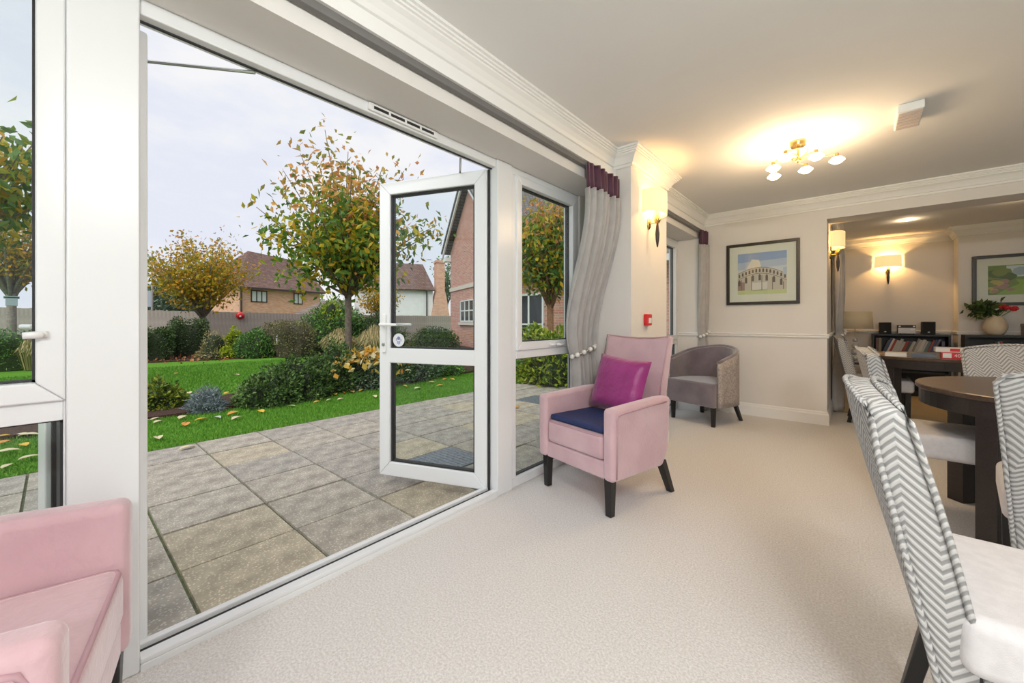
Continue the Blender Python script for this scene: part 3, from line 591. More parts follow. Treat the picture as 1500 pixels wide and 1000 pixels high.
# ---------------------------------------------------------------- fence
FENCE = mat('fence_board', (.33, .29, .255), (.44, .395, .345), 5, .9, .5, 40, wood=False)
fbm = MB().hexa([(0, 0, 0), (.145, .012, 0), (.145, .03, 0), (0, .02, 0)], [(0, 0, 1), (.145, .012, 1), (.145, .03, 1), (0, .02, 1)]).mesh('board', FENCE)
def fence(label, a, b, h0, h1):
    r = thing('garden_fence', label, 'fence', (a.x, a.y, ZP)); d = Vector((b.x-a.x, b.y-a.y)); L = d.length; an = math.atan2(d.y, d.x); r.rotation_euler = (0, 0, an)
    n = int(L/.135)
    for i in range(n):
        o = bpy.data.objects.new('board', fbm); COL.objects.link(o); o.parent = r; t = i/n
        o.location = (i*.135, random.uniform(-.003, .003), 0); o.scale = (1, 1, (h0+(h1-h0)*t)+random.uniform(-.012, .012))
    for k in range(int(L/2.4)+1):
        x = min(k*2.4, L-.1); MB().box(x, x+.1, .03, .13, 0, h0+(h1-h0)*x/L-.05).build('post', FENCE, r)
    for z in (.3, 1.2): MB().box(0, L, .03, .075, z, z+.07).build('rail', FENCE, r)
    return r
zt = lambda top, d: CAMH-(top-HY)/F*d-ZP
A0, A1, A2, A3 = atd(-70, 471, 14.4), atd(303, 471, 16.6), atd(500, 471, 21.), atd(665, 471, 25)
fence('weathered grey board fence behind the clipped hedges at left', A0, A1, zt(449, 14.4), zt(456, 16.6))
fence('weathered pale board fence in front of the brick barn', A1, A2, zt(456, 16.6), zt(461, 21))
fence('distant board fence seen through the open door glass', A2, A3, zt(461, 21), zt(463, 25))
# red bell on the fence
_q = ray(352, 461); _e = A2-A1; _t = (A1.x*_q.y-A1.y*_q.x)/(_e.y*_q.x-_e.x*_q.y); _d = ((A1+_e*_t).xy.length/_q.xy.length); p = atd(352, 462, _d-.02); rb = thing('alarm_bell', 'round red bell fixed to the fence top', 'bell', (p.x, p.y, p.z))
dirn = Vector((-p.x, -p.y, 0)).normalized(); rb.rotation_euler = (0, 0, math.atan2(dirn.y, dirn.x))
b = MB().lathe([(.001, .12), (.06, .115), (.12, .09), (.15, .04), (.16, 0), (.16, -.02)], 20); o = b.build('gong', RED, rb, smooth=True); o.rotation_euler = (0, PI/2, 0)
o = MB().lathe([(.001, .03), (.04, .025), (.04, 0)], 12).build('boss', WHITEP, rb); o.rotation_euler = (0, PI/2, 0); o.location = (.11, 0, -.03)
# bird box on post, pole with sign, white marker
p = atd(17, 441, 10.3); r = thing('bird_box', 'pale blue bird box on the tree trunk through the left window', 'bird box', (p.x, p.y, p.z-.12)); BB = mat('pale_blue_paint', (.45, .55, .58), rough=.7)
r.rotation_euler = (0, 0, math.atan2(-p.y, -p.x)-PI/2)
MB().box(-.1, .1, -.09, .07, 0, .2).build('box_body', BB, r, bevel=.004); m = MB(); m.hexa([(-.13, -.13, .19), (.13, -.13, .19), (.13, .09, .23), (-.13, .09, .23)], [(-.13, -.13, .21), (.13, -.13, .21), (.13, .09, .25), (-.13, .09, .25)]); m.build('lid', BB, r)
o = MB().lathe([(.022, 0), (.022, .006), (.001, .006)], 14).build('entrance_hole', GASKET, r); o.location = (0, -.091, .11); o.rotation_euler = (PI/2, 0, 0); 
p = atd(218, 471, 16.5); r = thing('sign_post', 'thin pole with pale blue sign standing above the fence', 'sign', (p.x, p.y, ZP)); r.rotation_euler = (0, 0, math.atan2(-p.y, -p.x)-PI/2)
MB().tube([(-.1, 0, 0), (-.1, 0, 4.0)], .03).build('pole', STEEL, r); MB().box(-.08, .12, -.03, -.01, 1.75, 2.42).build('sign_board', mat('sign_blue_white', (.55, .60, .68), rough=.5), r)
p = atd(406, 495, 12.6); o = MB().lathe([(.001, 0), (.03, 0), (.025, .1), (.04, .16), (.02, .2), (.028, .25), (.001, .29)], 10).build('garden_ornament', WHITEP, smooth=True); o.location = (p.x, p.y, .38); tag(o, 'small white ornament standing in the brown hedge', 'ornament')
# ---------------------------------------------------------------- buildings
def brickmat(name, c1, c2, mortar, sc=1.0):
    m = bpy.data.materials.new(name); m.use_nodes = True; n = m.node_tree; b = n.nodes['Principled BSDF']; t = n.nodes.new('ShaderNodeTexCoord')
    br = n.nodes.new('ShaderNodeTexBrick'); br.inputs['Color1'].default_value = (*c1, 1); br.inputs['Color2'].default_value = (*c2, 1); br.inputs['Mortar'].default_value = (*mortar, 1)
    br.inputs['Scale'].default_value = 1.; br.inputs['Brick Width'].default_value = .225; br.inputs['Row Height'].default_value = .075; br.inputs['Mortar Size'].default_value = .008
    cx = n.nodes.new('ShaderNodeSeparateXYZ'); cb = n.nodes.new('ShaderNodeCombineXYZ'); ad = n.nodes.new('ShaderNodeMath'); n.links.new(t.outputs['Object'], cx.inputs[0])
    n.links.new(cx.outputs['X'], ad.inputs[0]); n.links.new(cx.outputs['Y'], ad.inputs[1]); n.links.new(ad.outputs[0], cb.inputs['X']); n.links.new(cx.outputs['Z'], cb.inputs['Y'])
    n.links.new(cb.outputs[0], br.inputs['Vector']); n.links.new(br.outputs[0], b.inputs['Base Color']); b.inputs['Roughness'].default_value = .9; MATS[name] = m; return m
BR1 = brickmat('orange_brick', (.62, .27, .17), (.74, .40, .27), (.58, .48, .40)); BR2 = brickmat('red_brick', (.50, .20, .145), (.62, .31, .23), (.55, .46, .41))
def tilemat(name, c1, c2):
    m = brickmat(name, c1, c2, tuple(x*.45 for x in c1)); q = [x for x in m.node_tree.nodes if x.type == 'TEX_BRICK'][0]
    q.inputs['Brick Width'].default_value = .17; q.inputs['Row Height'].default_value = .11; q.inputs['Mortar Size'].default_value = .012; return m
TILE = tilemat('clay_tiles', (.15, .085, .07), (.24, .15, .12)); TILE2 = tilemat('grey_tiles', (.15, .14, .14), (.22, .20, .19))
FR_D = mat('dark_window_frame', (.045, .03, .025), rough=.5); WPANE = mat('curtained_pane', (.60, .62, .62), rough=.15); DPANE = mat('dark_pane', (.03, .035, .04), rough=.08)
RENDER = mat('white_render', (.80, .80, .80), (.85, .85, .85), 3, .9)
def local(root, a, b):
    d = Vector((b.x-a.x, b.y-a.y)); root.location = (a.x, a.y, ZP); root.rotation_euler = (0, 0, math.atan2(d.y, d.x)); return d.length
def hwin(parent, x0, x1, z0, z1, nl, fm, pm, y=-.0, bar=None):
    f_ = MB(); w_ = .06
    f_.box(x0, x1, y-.05, y+.05, z0, z0+w_); f_.box(x0, x1, y-.05, y+.05, z1-w_, z1)
    for i in range(nl+1): x = x0+(x1-x0-w_)*i/nl; f_.box(x, x+w_, y-.05, y+.05, z0, z1)
    if bar: f_.box(x0, x1, y-.045, y+.04, bar-.025, bar+.025)
    fo = f_.build('window_frame', fm, parent)
    for i in range(nl): x = x0+(x1-x0-w_)*i/nl+w_; MB().box(x, x0+(x1-x0-w_)*(i+1)/nl, y-.02, y+.02, z0+w_, z1-w_).build('pane', pm, fo)
    return fo
# barn
a, b = atd(351, 471, 27), atd(469, 471, 32.5); r = thing('brick_barn', 'orange brick barn with brown tiled roof behind the fence', 'building'); L = local(r, a, b)
he = 3.6; MB().box(0, L, 0, 6, 0, he).build('wall', BR1, r)
rf = MB(); o_e = .35
rf.add([(-o_e, -o_e, he-.1), (L+.3, -o_e, he-.1), (L+.3, 6+o_e, he-.1), (-o_e, 6+o_e, he-.1), (2.2, 3, 6.55), (L+.3, 3, 6.3)], [(0, 1, 5, 4), (2, 3, 4, 5), (3, 0, 4), (1, 2, 5), (3, 2, 1, 0)]); rf.build('roof', TILE, r)
MB().box(-o_e, L+.2, -o_e-.06, -o_e+.04, he-.2, he-.08).build('gutter', FR_D, r); MB().tube([(.05, -.12, 0), (.05, -.12, he-.15)], .06).build('downpipe', FR_D, r)
for (pa, pb, ta, bo, nl) in ((367.5, 391, 425.5, 442.5, 3), (430, 443, 429.5, 445.5, 2)):
    ta_ = (pa-351)/(469-351); tb_ = (pb-351)/(469-351); da = 1/((1-ta_)/27+ta_/32.5); db = 1/((1-tb_)/27+tb_/32.5)
    xa = (atd(pa, 471, da)-a).xy.length; xb = (atd(pb, 471, db)-a).xy.length; dm = (da+db)/2
    hwin(r, xa, xb, CAMH+(HY-bo)/F*dm-ZP, CAMH+(HY-ta)/F*dm-ZP, nl, FR_D, WPANE)
MB().box(6.2, 6.6, -.06, .02, 2.75, 3.0).build('wall_vent', WHITEP, r)
# low outbuilding with shallow roof
a, b = atd(431, 471, 22.5), atd(520, 471, 24); r = thing('outbuilding', 'low outbuilding with grey brown roof behind the tall shrub', 'building'); L = local(r, a, b)
MB().box(.2, L, .3, 3, 0, 1.55).build('wall', BR1, r); MB().add([(-.1, 0, 1.5), (L, 0, 1.6), (L, 3.2, 2.55), (1.55, 3.2, 2.45)], [(0, 1, 2, 3)]).build('roof', tilemat('brown_tiles', (.21, .16, .13), (.28, .22, .18)), r, solid=.12)
# white cottage with brick chimney
a, b = atd(520, 471, 27), atd(634, 471, 29); r = thing('white_cottage', 'white rendered cottage with brown roof seen through the door glass', 'building'); L = local(r, a, b)
MB().box(0, L, 0, 5, 0, 3.5).build('wall', RENDER, r); MB().add([(-.2, -.3, 3.4), (L+.1, -.3, 3.4), (L-.3, 2.6, 5.6), (-.2, 2.6, 5.6)], [(0, 1, 2, 3)]).build('roof', TILE, r, solid=.12)
MB().box(-.1, L, -.08, .02, .72, .82).build('plinth_board', FR_D, r); MB().tube([(L-.45, -.08, .8), (L-.45, -.08, 3.4)], .05).build('downpipe', FR_D, r)
c_ = MB(); xs = L-.15; c_.hexa([(xs-.1, -.25, 0), (xs+1.45, -.25, 0), (xs+1.45, .8, 0), (xs-.1, .8, 0)], [(xs-.05, -.25, 1.2), (xs+1.4, -.25, 1.2), (xs+1.4, .8, 1.2), (xs-.05, .8, 1.2)])
c_.hexa([(xs-.05, -.25, 1.2), (xs+1.4, -.25, 1.2), (xs+1.4, .8, 1.2), (xs-.05, .8, 1.2)], [(xs+.35, -.2, 3.3), (xs+1.05, -.2, 3.3), (xs+1.05, .7, 3.3), (xs+.35, .7, 3.3)])
c_.box(xs+.38, xs+1.0, -.18, .65, 3.3, 5.45); c_.box(xs+.33, xs+1.05, -.23, .7, 5.45, 5.62); c_.build('chimney', BR1, r)
# red brick gable house and wing
a = atd(660, 471, 20); r = thing('brick_house', 'red brick gabled house with white barge boards right of the cottage', 'building'); u = Vector((.914, -.406)); b = Vector((a.x+u.x*6, a.y+u.y*6, 0)); L = local(r, a, b)
m = MB(); m.prism([(0, 0), (6, 0), (6, 4.6), (3, 7.2), (0, 4.6)], lambda p: (p[0], 0, p[1]), lambda p: (p[0], 5, p[1])); m.build('wall', BR2, r)
for s in (0, 1):
    e = [(-.35, 4.3), (3, 7.2)] if s == 0 else [(6.35, 4.3), (3, 7.2)]
    m = MB(); q = [e[0], e[1], (e[1][0], e[1][1]+.28), (e[0][0], e[0][1]+.28)]; m.prism(q, lambda p: (p[0], -.35, p[1]), lambda p: (p[0], -.28, p[1])); m.build('barge_board', WHITE, r)
    m = MB(); m.add([(e[0][0], -.4, e[0][1]+.28), (3, -.4, 7.48), (3, 5.2, 7.48), (e[0][0], 5.2, e[0][1]+.28)], [(0, 1, 2, 3)]); m.build('roof', TILE2, r, solid=.1)
MB().box(-.3, .1, -.3, .1, 4.15, 4.35).build('gutter_end', WHITE, r)
MB().box(-.03, 6, -.05, .02, 2.62, 2.80).build('stone_band', mat('stone_band', (.68, .60, .52), rough=.8), r)
wn = hwin(r, 1.75, 3.6, 1.12, 2.1, 3, WHITE, DPANE, -.01, 1.62); MB().box(1.6, 3.75, -.1, .02, .98, 1.1).build('window_sill', MATS['stone_band'], r)
r = thing('brick_wing', 'dark brick wing with white framed windows behind the tree in the right window', 'building'); y0 = 9.7
L = local(r, Vector((-8.5, y0, 0)), Vector((-1.98, y0, 0))); MB().box(0, L, 0, 3.4, 0, 2.75).build('wall', BR2, r)
MB().add([(-.2, -.4, 2.65), (L, -.4, 2.65), (L, 3.4, 5.6), (0, 3.4, 5.6)], [(0, 1, 2, 3)]).build('roof', TILE2, r, solid=.12)
MB().box(0, L, -.45, -.35, 2.55, 2.7).build('gutter', WHITE, r); hwin(r, .25, 1.4, .35, 2.0, 2, WHITE, DPANE, -.01, 1.05); hwin(r, 3.2, 5.0, .1, 2.1, 2, WHITE, DPANE, -.01)
# ================================================================== FURNITURE
def taper_leg(x, y, h, r0, r1, sx=0., sy=0., parent=None, m=BLACKL):
    b = MB().hexa([(x+sx-r1, y+sy-r1, 0), (x+sx+r1, y+sy-r1, 0), (x+sx+r1, y+sy+r1, 0), (x+sx-r1, y+sy+r1, 0)], [(x-r0, y-r0, h), (x+r0, y-r0, h), (x+r0, y+r0, h), (x-r0, y+r0, h)])
    return b.build('leg', m, parent, bevel=.004)
def pipe(pts, parent, m, r=.006): return MB().tube(pts, r, 6).build('piping', m, parent, smooth=True)
def pink_chair(label, loc, rz):
    r = thing('armchair', label, 'armchair', loc, rz, 'pink velvet armchairs')
    for (x, y, sx, sy) in ((-.26, -.27, 0, 0), (.26, -.27, 0, 0), (-.25, .22, -.02, .08), (.25, .22, .02, .08)): taper_leg(x, y, .215, .025, .019, sx, sy, r)
    MB().box(-.25, .25, -.295, .22, .20, .30).build('seat_base', PINK, r, bevel=.012)
    c = MB().box(-.232, .232, -.305, .17, .302, .445).build('seat_cushion', PINK, r, bevel=.03, seg=4)
    pipe([(-.224, .14, .436), (-.224, -.27, .436), (-.218, -.29, .436), (-.20, -.297, .436), (.20, -.297, .436), (.218, -.29, .436), (.224, -.27, .436), (.224, .14, .436)], c, PINKP)
    for s in (-1, 1):
        m = MB(); x0, x1 = s*.236, s*.312; prof = [(-.31, .20), (.16, .20), (.22, .30), (.235, .62), (.12, .622), (-.31, .60)]
        m.prism(prof, lambda p: (x0, p[0], p[1]), lambda p: (x1+s*(.0 if p[1] < .5 else .006), p[0], p[1])); ar = m.build('arm', PINK, r, bevel=.026, seg=4)
        pipe([(s*.312, -.28, .22), (s*.316, -.28, .54), (s*.317, -.27, .566), (s*.317, -.24, .574), (s*.317, .0, .588), (s*.316, .18, .592)], ar, PINKP)
    bk = MB()
    def surf(off):
        def fn(u, v):
            x = (u-.5)*2; hw = .235+.018*v; z = .26+v*.725-.018*(1-x*x)*v; y = .155+.155*v+.03*v*v-.03*x*x*v+off
            return (x*hw, y, z)
        return fn
    bk.grid(surf(0), 8, 8); n = len(bk.v); bk.grid(lambda u, v: surf(.10-.035*v)(u, v), 8, 8)
    w_ = 9; edge = [i for i in range(w_)]+[w_*j+w_-1 for j in range(1, w_)]+[w_*(w_-1)+i for i in range(w_-2, -1, -1)]+[w_*j for j in range(w_-2, 0, -1)]
    for i in range(len(edge)): a_, b_ = edge[i], edge[(i+1) % len(edge)]; bk.f.append((a_, b_, n+b_, n+a_)); bk.mi.append(0)
    bo = bk.build('backrest', PINK, r, bevel=.018, seg=3); pipe([surf(.0)(0.0, v) for v in (.45, .6, .8, 1)]+[surf(.0)(u, 1) for u in (.25, .5, .75, 1)]+[surf(0)(1, v) for v in (.8, .6, .45)], bo, PINKP, .005)
    return r
ch1 = pink_chair('pale pink velvet armchair by the pier with magenta cushion on it', (-1.22, 2.34, 0), math.radians(-13))
ch2 = pink_chair('pale pink velvet armchair cut off at the lower left corner', (-1.29, -.228, 0), math.radians(167))
def soft(name, m, sx, sy, sz, label, cat, puff=.5):
    b = MB(); n = 12
    def fn(s):
        def g(u, v):
            x = (u-.5)*2; y = (v-.5)*2; k = (1-x**4)*(1-y**4); pin = 1-.06*(x*x*y*y)
            return (x*sx/2*(1-.05*(1-y*y)), y*sy/2*(1-.05*(1-x*x)), s*(sz/2*(max(0, k)**puff)+.002))
        return g
    b.grid(fn(1), n, n); o = len(b.v); b.grid(fn(-1), n, n); k = n+1; e = [i for i in range(k)]+[k*j+k-1 for j in range(1, k)]+[k*(k-1)+i for i in range(k-2, -1, -1)]+[k*j for j in range(k-2, 0, -1)]
    for i in range(len(e)): a_, b_ = e[i], e[(i+1) % len(e)]; b.f.append((a_, b_, o+b_, o+a_)); b.mi.append(0)
    ob = b.build(name, m, None, smooth=True); return tag(ob, label, cat)
def in_chair(ch, v): return Matrix.Translation(ch.location) @ Matrix.Rotation(ch.rotation_euler.z, 4, 'Z') @ Vector(v)
cu = soft('scatter_cushion', PURPLE, .40, .36, .13, 'magenta satin cushion leaning on the back of the pink armchair', 'cushion'); cu.location = in_chair(ch1, (.035, .085, .672)); cu.rotation_euler = (math.radians(74), math.radians(4), ch1.rotation_euler.z)
sp = thing('seat_pad', 'navy blue seat pad lying on the pink armchair', 'seat pad', in_chair(ch1, (0, -.075, .447)), ch1.rotation_euler.z)
MB().box(-.22, .22, -.215, .19, 0, .035).build('pad', NAVY, sp, bevel=.014, seg=3); MB().tube([(.05, .19, .02), (.055, .205, .045), (.075, .205, .045), (.08, .19, .02)], .006).build('carry_loop', GASKET, sp)
# tub chair
def tub(label, loc, rz):
    r = thing('tub_chair', label, 'armchair', loc, rz)
    for (x, y, sx, sy) in ((-.24, -.24, 0, 0), (.24, -.24, 0, 0), (-.19, .2, -.04, .07), (.19, .2, .04, .07)): taper_leg(x, y, .22, .022, .016, sx, sy, r)
    A = math.radians(128)
    def pt(u, rad, v):
        t = (u-.5)*2; ang = t*A; zt_ = .80-.145*abs(t)**1.6; rr = rad
        x = rr*math.sin(ang); y = rr*math.cos(ang)*1.0
        if abs(ang) > PI/2: x = math.copysign(rr, ang); y = -(abs(ang)-PI/2)*rr*1.25
        return (x, y, .2+(zt_-.2)*v)
    m = MB(); m.grid(lambda u, v: pt(u, .305, v), 28, 6); m.build('outer_shell', mat('patterned_cloth', (.30, .26, .25), (.48, .43, .40), 70, .85, .4, 90), r, smooth=True, solid=.03)
    m = MB(); m.grid(lambda u, v: pt(u, .262, v), 28, 6); n_ = len(m.v); m.grid(lambda u, v: pt(u, .292, v), 28, 6); k = 29
    top0 = [6*k+i for i in range(k)]
    for i in range(k-1): m.f.append((top0[i], top0[i+1], n_+top0[i+1], n_+top0[i])); m.mi.append(0)
    for c_ in (0, k-1):
        for j in range(6): m.f.append((j*k+c_, (j+1)*k+c_, n_+(j+1)*k+c_, n_+j*k+c_)); m.mi.append(0)
    m.build('inner_back', GREYV, r, bevel=.012, seg=3)
    MB().tube([pt(u, .30, 1.005) for u in np.linspace(0, 1, 24)], .02, 8).build('top_roll', GREYV, r, smooth=True)
    s_ = MB(); poly = [(-.285, -.30), (.285, -.30), (.29, -.05)]+[(.27*math.sin(t), .25*math.cos(t)) for t in np.linspace(1.3, -1.3, 9)]+[(-.29, -.05)]
    s_.prism(poly, lambda p: (p[0], p[1], .2), lambda p: (p[0], p[1], .45)); s_.build('seat', GREYV, r, bevel=.025, seg=3)
    return r
tub('grey velvet tub chair in the far corner below the picture', (-1.245, 4.72, 0), math.radians(-19))
# dining chairs
def dining(label, loc, rz, group='herringbone dining chairs'):
    r = thing('dining_chair', label, 'chair', loc, rz, group)
    for (x, y, sy) in ((-.2, -.2, 0), (.2, -.2, 0), (-.19, .17, .08), (.19, .17, .08)): taper_leg(x, y, .38, .022, .017, 0, sy, r)
    MB().box(-.235, .235, -.245, .205, .365, .49).build('seat', SEATW, r, bevel=.03, seg=4)
    bk = MB(); N = 10
    def S(off):
        def fn(u, v):
            x = (u-.5)*2; hw = .205+.05*v; arch = -.035*x*x*max(0, v-.6)/.4; z = .25+v*.675+arch
            y = .14+.165*v+.02*v*v-.045*x*x*v+off*(1-.25*v**6); return (x*hw, y, z)
        return fn
    bk.grid(S(0), N, N); n = len(bk.v); bk.grid(S(.085), N, N); k = N+1
    e = [i for i in range(k)]+[k*j+k-1 for j in range(1, k)]+[k*(k-1)+i for i in range(k-2, -1, -1)]+[k*j for j in range(k-2, 0, -1)]
    for i in range(len(e)): a_, b_ = e[i], e[(i+1) % len(e)]; bk.f.append((a_, b_, n+b_, n+a_)); bk.mi.append(0)
    bo = bk.build('backrest', HERR, r, bevel=.02, seg=3)
    for off in (.004, .081):
        pts = [S(off)(0, v) for v in np.linspace(0, .96, 8)]+[S(off)(u, 1.0) for u in np.linspace(.04, .96, 9)]+[S(off)(1, v) for v in np.linspace(.96, 0, 8)]
        MB().tube(pts, .0065, 6).build('piping', HERR, bo, smooth=True)
    return r
R = math.radians
dining('herringbone dining chair filling the right foreground with its back to us', (.365, 1.43, 0), R(90))
dining('herringbone dining chair at the left side of the near round table', (.39, 3.21, 0), R(90))
dining('brown shaded dining chair at the left of the far table', (.20, 5.78, 0), R(90))
dining('herringbone dining chair cut by the right edge, facing the near table', (.66, 2.40, 0), R(172))
dining('herringbone dining chair on the far side of the near round table', (.80, 3.86, 0), R(-4))
# round tables
def table(label, loc, rot):
    r = thing('round_table', label, 'table', loc, rot, 'dark round dining tables')
    MB().lathe([(.001, .715), (.595, .715), (.60, .72), (.60, .738), (.595, .742), (.001, .742)], 64, closed=False).build('table_top', TABLEW, r)
    MB().lathe([(.545, .635), (.585, .635), (.585, .715), (.545, .715), (.545, .635)], 64, closed=False).build('apron', DARKW, r)
    for a in range(4):
        c, s = math.cos(PI/4+a*PI/2), math.sin(PI/4+a*PI/2)
        o = MB().box(-.042, .042, -.042, .042, 0, .715).build('leg', DARKW, r, bevel=.004); o.location = (c*.53, s*.53, 0); o.rotation_euler = (0, 0, PI/4+a*PI/2)
    return r
table('dark round dining table at the right, nearest to us', (.86, 3.21, 0), 0); table('dark round table holding books and puzzle boxes in the far opening', (.66, 5.78, 0), 0)
# things on the far table
def on(px, py, z): p = onz(px, py, z); return p
TZ = .742
p = on(1292, 518, TZ); o = MB().box(-.13, .13, -.1, .1, 0, .008).build('place_mat', mat('orange_mat', (.60, .30, .13), (.66, .36, .17), 30, .5), None, bevel=.002); o.location = (.24, 5.70, TZ); tag(o, 'orange brown place mat on the left of the far table', 'place mat')
PAPER = mat('paper_white', (.78, .76, .73), rough=.8)
def book(name, label, loc, rz, dims, cover, group=None, cat='book'):
    r = thing(name, label, cat, loc, rz, group); sx, sy, sz = dims; t = .004
    m = MB(); m.box(-sx/2, sx/2, -sy/2, sy/2, 0, t); m.box(-sx/2, sx/2, -sy/2, sy/2, sz-t, sz); m.box(-sx/2, -sx/2+t, -sy/2, sy/2, t, sz-t); m.build('cover', cover, r)
    MB().box(-sx/2+t, sx/2-.004, -sy/2+.004, sy/2-.004, t, sz-t).build('pages', PAPER, r); return r
DBLUE = mat('cover_slate', (.12, .15, .20), rough=.5); book('book', 'white paged book lying left on the far table', (.31, 5.46, TZ), R(84), (.2, .15, .035), PAPER); book('book', 'slate covered book lying beside the white one on the far table', (.495, 5.48, TZ), R(86), (.2, .17, .035), DBLUE)
bx = thing('puzzle_box', 'red puzzle box with white number on the far table', 'box', (.73, 5.42, TZ), R(-4)); MB().box(-.125, .125, -.09, .09, 0, .058).build('box_body', RED, bx, bevel=.002)
def text(body, size, loc, rot, m, parent, name='lettering', ext=.0008):
    c = bpy.data.curves.new(name, 'FONT'); c.body = body; c.size = size; c.extrude = ext; t = bpy.data.objects.new('tmp', c); COL.objects.link(t)
    dg = bpy.context.evaluated_depsgraph_get(); me = bpy.data.meshes.new_from_object(t.evaluated_get(dg)); bpy.data.objects.remove(t); me.materials.clear(); me.materials.append(m)
    o = bpy.data.objects.new(name, me); COL.objects.link(o); o.parent = parent; o.location = loc; o.rotation_euler = rot; return o
text('40', .04, (-.045, -.091, .016), (PI/2, 0, 0), WHITEP, bx); MB().box(-.115, -.06, -.0915, -.09, .008, .05).build('printed_panel', WHITEP, bx)
for k in range(2): MB().box(.015, .10-k*.02, -.0912, -.09, .034-k*.014, .040-k*.014).build('printed_line', WHITEP, bx)
bx2 = thing('puzzle_box', 'white puzzle box with red panel lying on the red one', 'box', (.72, 5.45, TZ+.058), R(-2)); MB().box(-.15, .15, -.1, .1, 0, .04).build('box_body', PAPER, bx2, bevel=.002); MB().box(-.06, .0, -.1012, -.1, .008, .034).build('printed_panel', RED, bx2); MB().lathe([(.001, 0), (.016, 0), (.016, .001), (.001, .001)], 14).build('printed_spot', DBLUE, bx2).location = (.11, -.1005, .02); bx2.children[2].rotation_euler = (PI/2, 0, 0)
# ------------------------------------------------------------------ curtains
def curtain(label, loc, rz, wtop, wtie, wbot, ztop, nple, lining=False, ztie=.93, side=1, push=0., boff=0.):
    """local x = along the wall, y = into the room"""
    r = thing('curtain', label, 'curtain', loc, rz, 'grey curtains with plum headers'); zh = ztop-.165
    def fn(z0, z1, amp0):
        def g(u, v):
            z = z0+(z1-z0)*v
            if z > ztie: t = (z-ztie)/(ztop-ztie); wd = wtie+(wtop-wtie)*(t**.35); off = side*(1-t**.6)*(wtop-wtie)*.5
            else: t = (ztie-z)/ztie; wd = wtie+(wbot-wtie)*(t**.7); off = side*((1-t**.8)*(wtop-wtie)*.5+(t**.8)*(wtop-wbot)*.4)*(1 if boff == 0 else 1-min(1, t*3))+boff*min(1, t*3)
            x = (u-.5)*wd+off; am = amp0*(.55+.45*min(1, abs(z-ztie)/.5))
            tt = min(1, max(0, (1.95-z)/1.0)); y = am*math.sin(u*nple*2*PI+.4*math.sin(z*3))+.012*math.sin(u*nple*4.3+z*2)+push*tt*tt*(3-2*tt)
            return (x, y, z)
        return g
    MB().grid(fn(.02, zh, .045), nple*12, 30).build('fabric', CURT, r, smooth=True, solid=.005)
    MB().grid(fn(zh-.004, ztop, .024), nple*10, 4).build('header', CURTP, r, smooth=True, solid=.014)
    g = fn(.02, zh, .032); tb = thing('tie', None, None); COL.objects.unlink(tb); bpy.data.objects.remove(tb)
    m = MB(); cx = (g(0, 1)[0], g(1, 1)[0]); f0 = fn(ztie, ztie+.001, .03); xa, xb = f0(0, 0)[0], f0(1, 0)[0]; cxm = (xa+xb)/2; hw = (xb-xa)/2+.012
    loop = [(cxm+hw*math.cos(t), push+.062*math.sin(t), ztie-.02*math.sin(t)+.03*math.cos(t)) for t in np.linspace(0, 2*PI, 25)]
    to = MB().tube(loop, .007, 6).build('tieback', CURT, r, smooth=True)
    bd = MB().ball((0, 0, 0), .019, 10, 6).mesh('bead', PEARL); bd2 = MB().ball((0, 0, 0), .013, 8, 5).mesh('bead', mat('silver_bead', (.45, .44, .42), rough=.25, metal=.8))
    for me in (bd, bd2): me.polygons.foreach_set('use_smooth', [True]*len(me.polygons))
    for i in range(24):
        if math.sin(2*PI*i/24) < .35: o = link('bead', bd if i % 2 == 0 else bd2, to); o.location = loop[i]
    if lining: MB().grid(lambda u, v: (fn(.02, ztie, .03)(1, v)[0]+.01+u*.035, -.02+.01*u, .02+(ztie-.02)*v), 2, 10).build('lining_edge', LINING, r, smooth=True, solid=.004)
    return r
curtain('grey curtain with plum header between the right window and the pier', (-1.375, 2.60, 0), R(90), .46, .28, .25, 2.165, 7, ztie=.85, side=.65, push=.205, boff=.075)
curtain('grey curtain with plum header in the far corner left of the picture', (-1.375, 5.12, 0), R(90), .24, .17, .13, 2.165, 4, push=.02)
curtain('grey curtain with cream lining edge on the left wall of the far room', (-.15, 6.3, 0), R(90), .55, .30, .50, 2.10, 6, True)
# ------------------------------------------------------------------ wall lights
def sconce(label, loc, rz, power=5.0):
    r = thing('wall_light', label, 'wall light', loc, rz, 'brass wall lights'); # local +y points out of the wall
    o = MB().lathe([(.001, 0), (.034, 0), (.034, .008), (.026, .016), (.001, .018)], 20).build('back_plate', BRASS, r, smooth=True); o.rotation_euler = (-PI/2, 0, 0); o.location = (0, 0, -.02); o.scale = (.8, 1.35, 1)
    MB().tube([(0, .015, -.02), (0, .07, -.02)], .006).build('arm', BRASS, r)
    MB().lathe([(.001, 0), (.012, .004), (.022, .02), (.025, .035), (.02, .052), (.008, .064), (.008, .09), (.001, .09)], 16, (0, .075, -.03)).build('gallery', BRASS, r, smooth=True)
    MB().lathe([(.001, -.20), (.006, -.19), (.014, -.14), (.017, -.09), (.011, -.03), (.006, 0), (.001, 0)], 12, (0, .075, -.02)).build('drop_finial', DARKW, r, smooth=True)
    m = MB(); n = 20
    def sh(u, v): a = PI*u; return (.15*math.cos(a)*(1+.04*(1-v)), .012+.125*math.sin(a)**.75, .05+.175*v)
    m.grid(sh, n, 6); m.build('lamp_shade', SHADE, r, smooth=True, solid=.004)
    light('bulb', (0, .07, .13), power, (1, .57, .20), .025, r); return r
sconce('lit wall light on the pier above the pink armchair', (-1.275, 3.17, 1.895), R(-90), 6.0)
sconce('lit wall light on the left wall of the far room', (-.22, 5.78, 1.86), R(-90), 4.0)
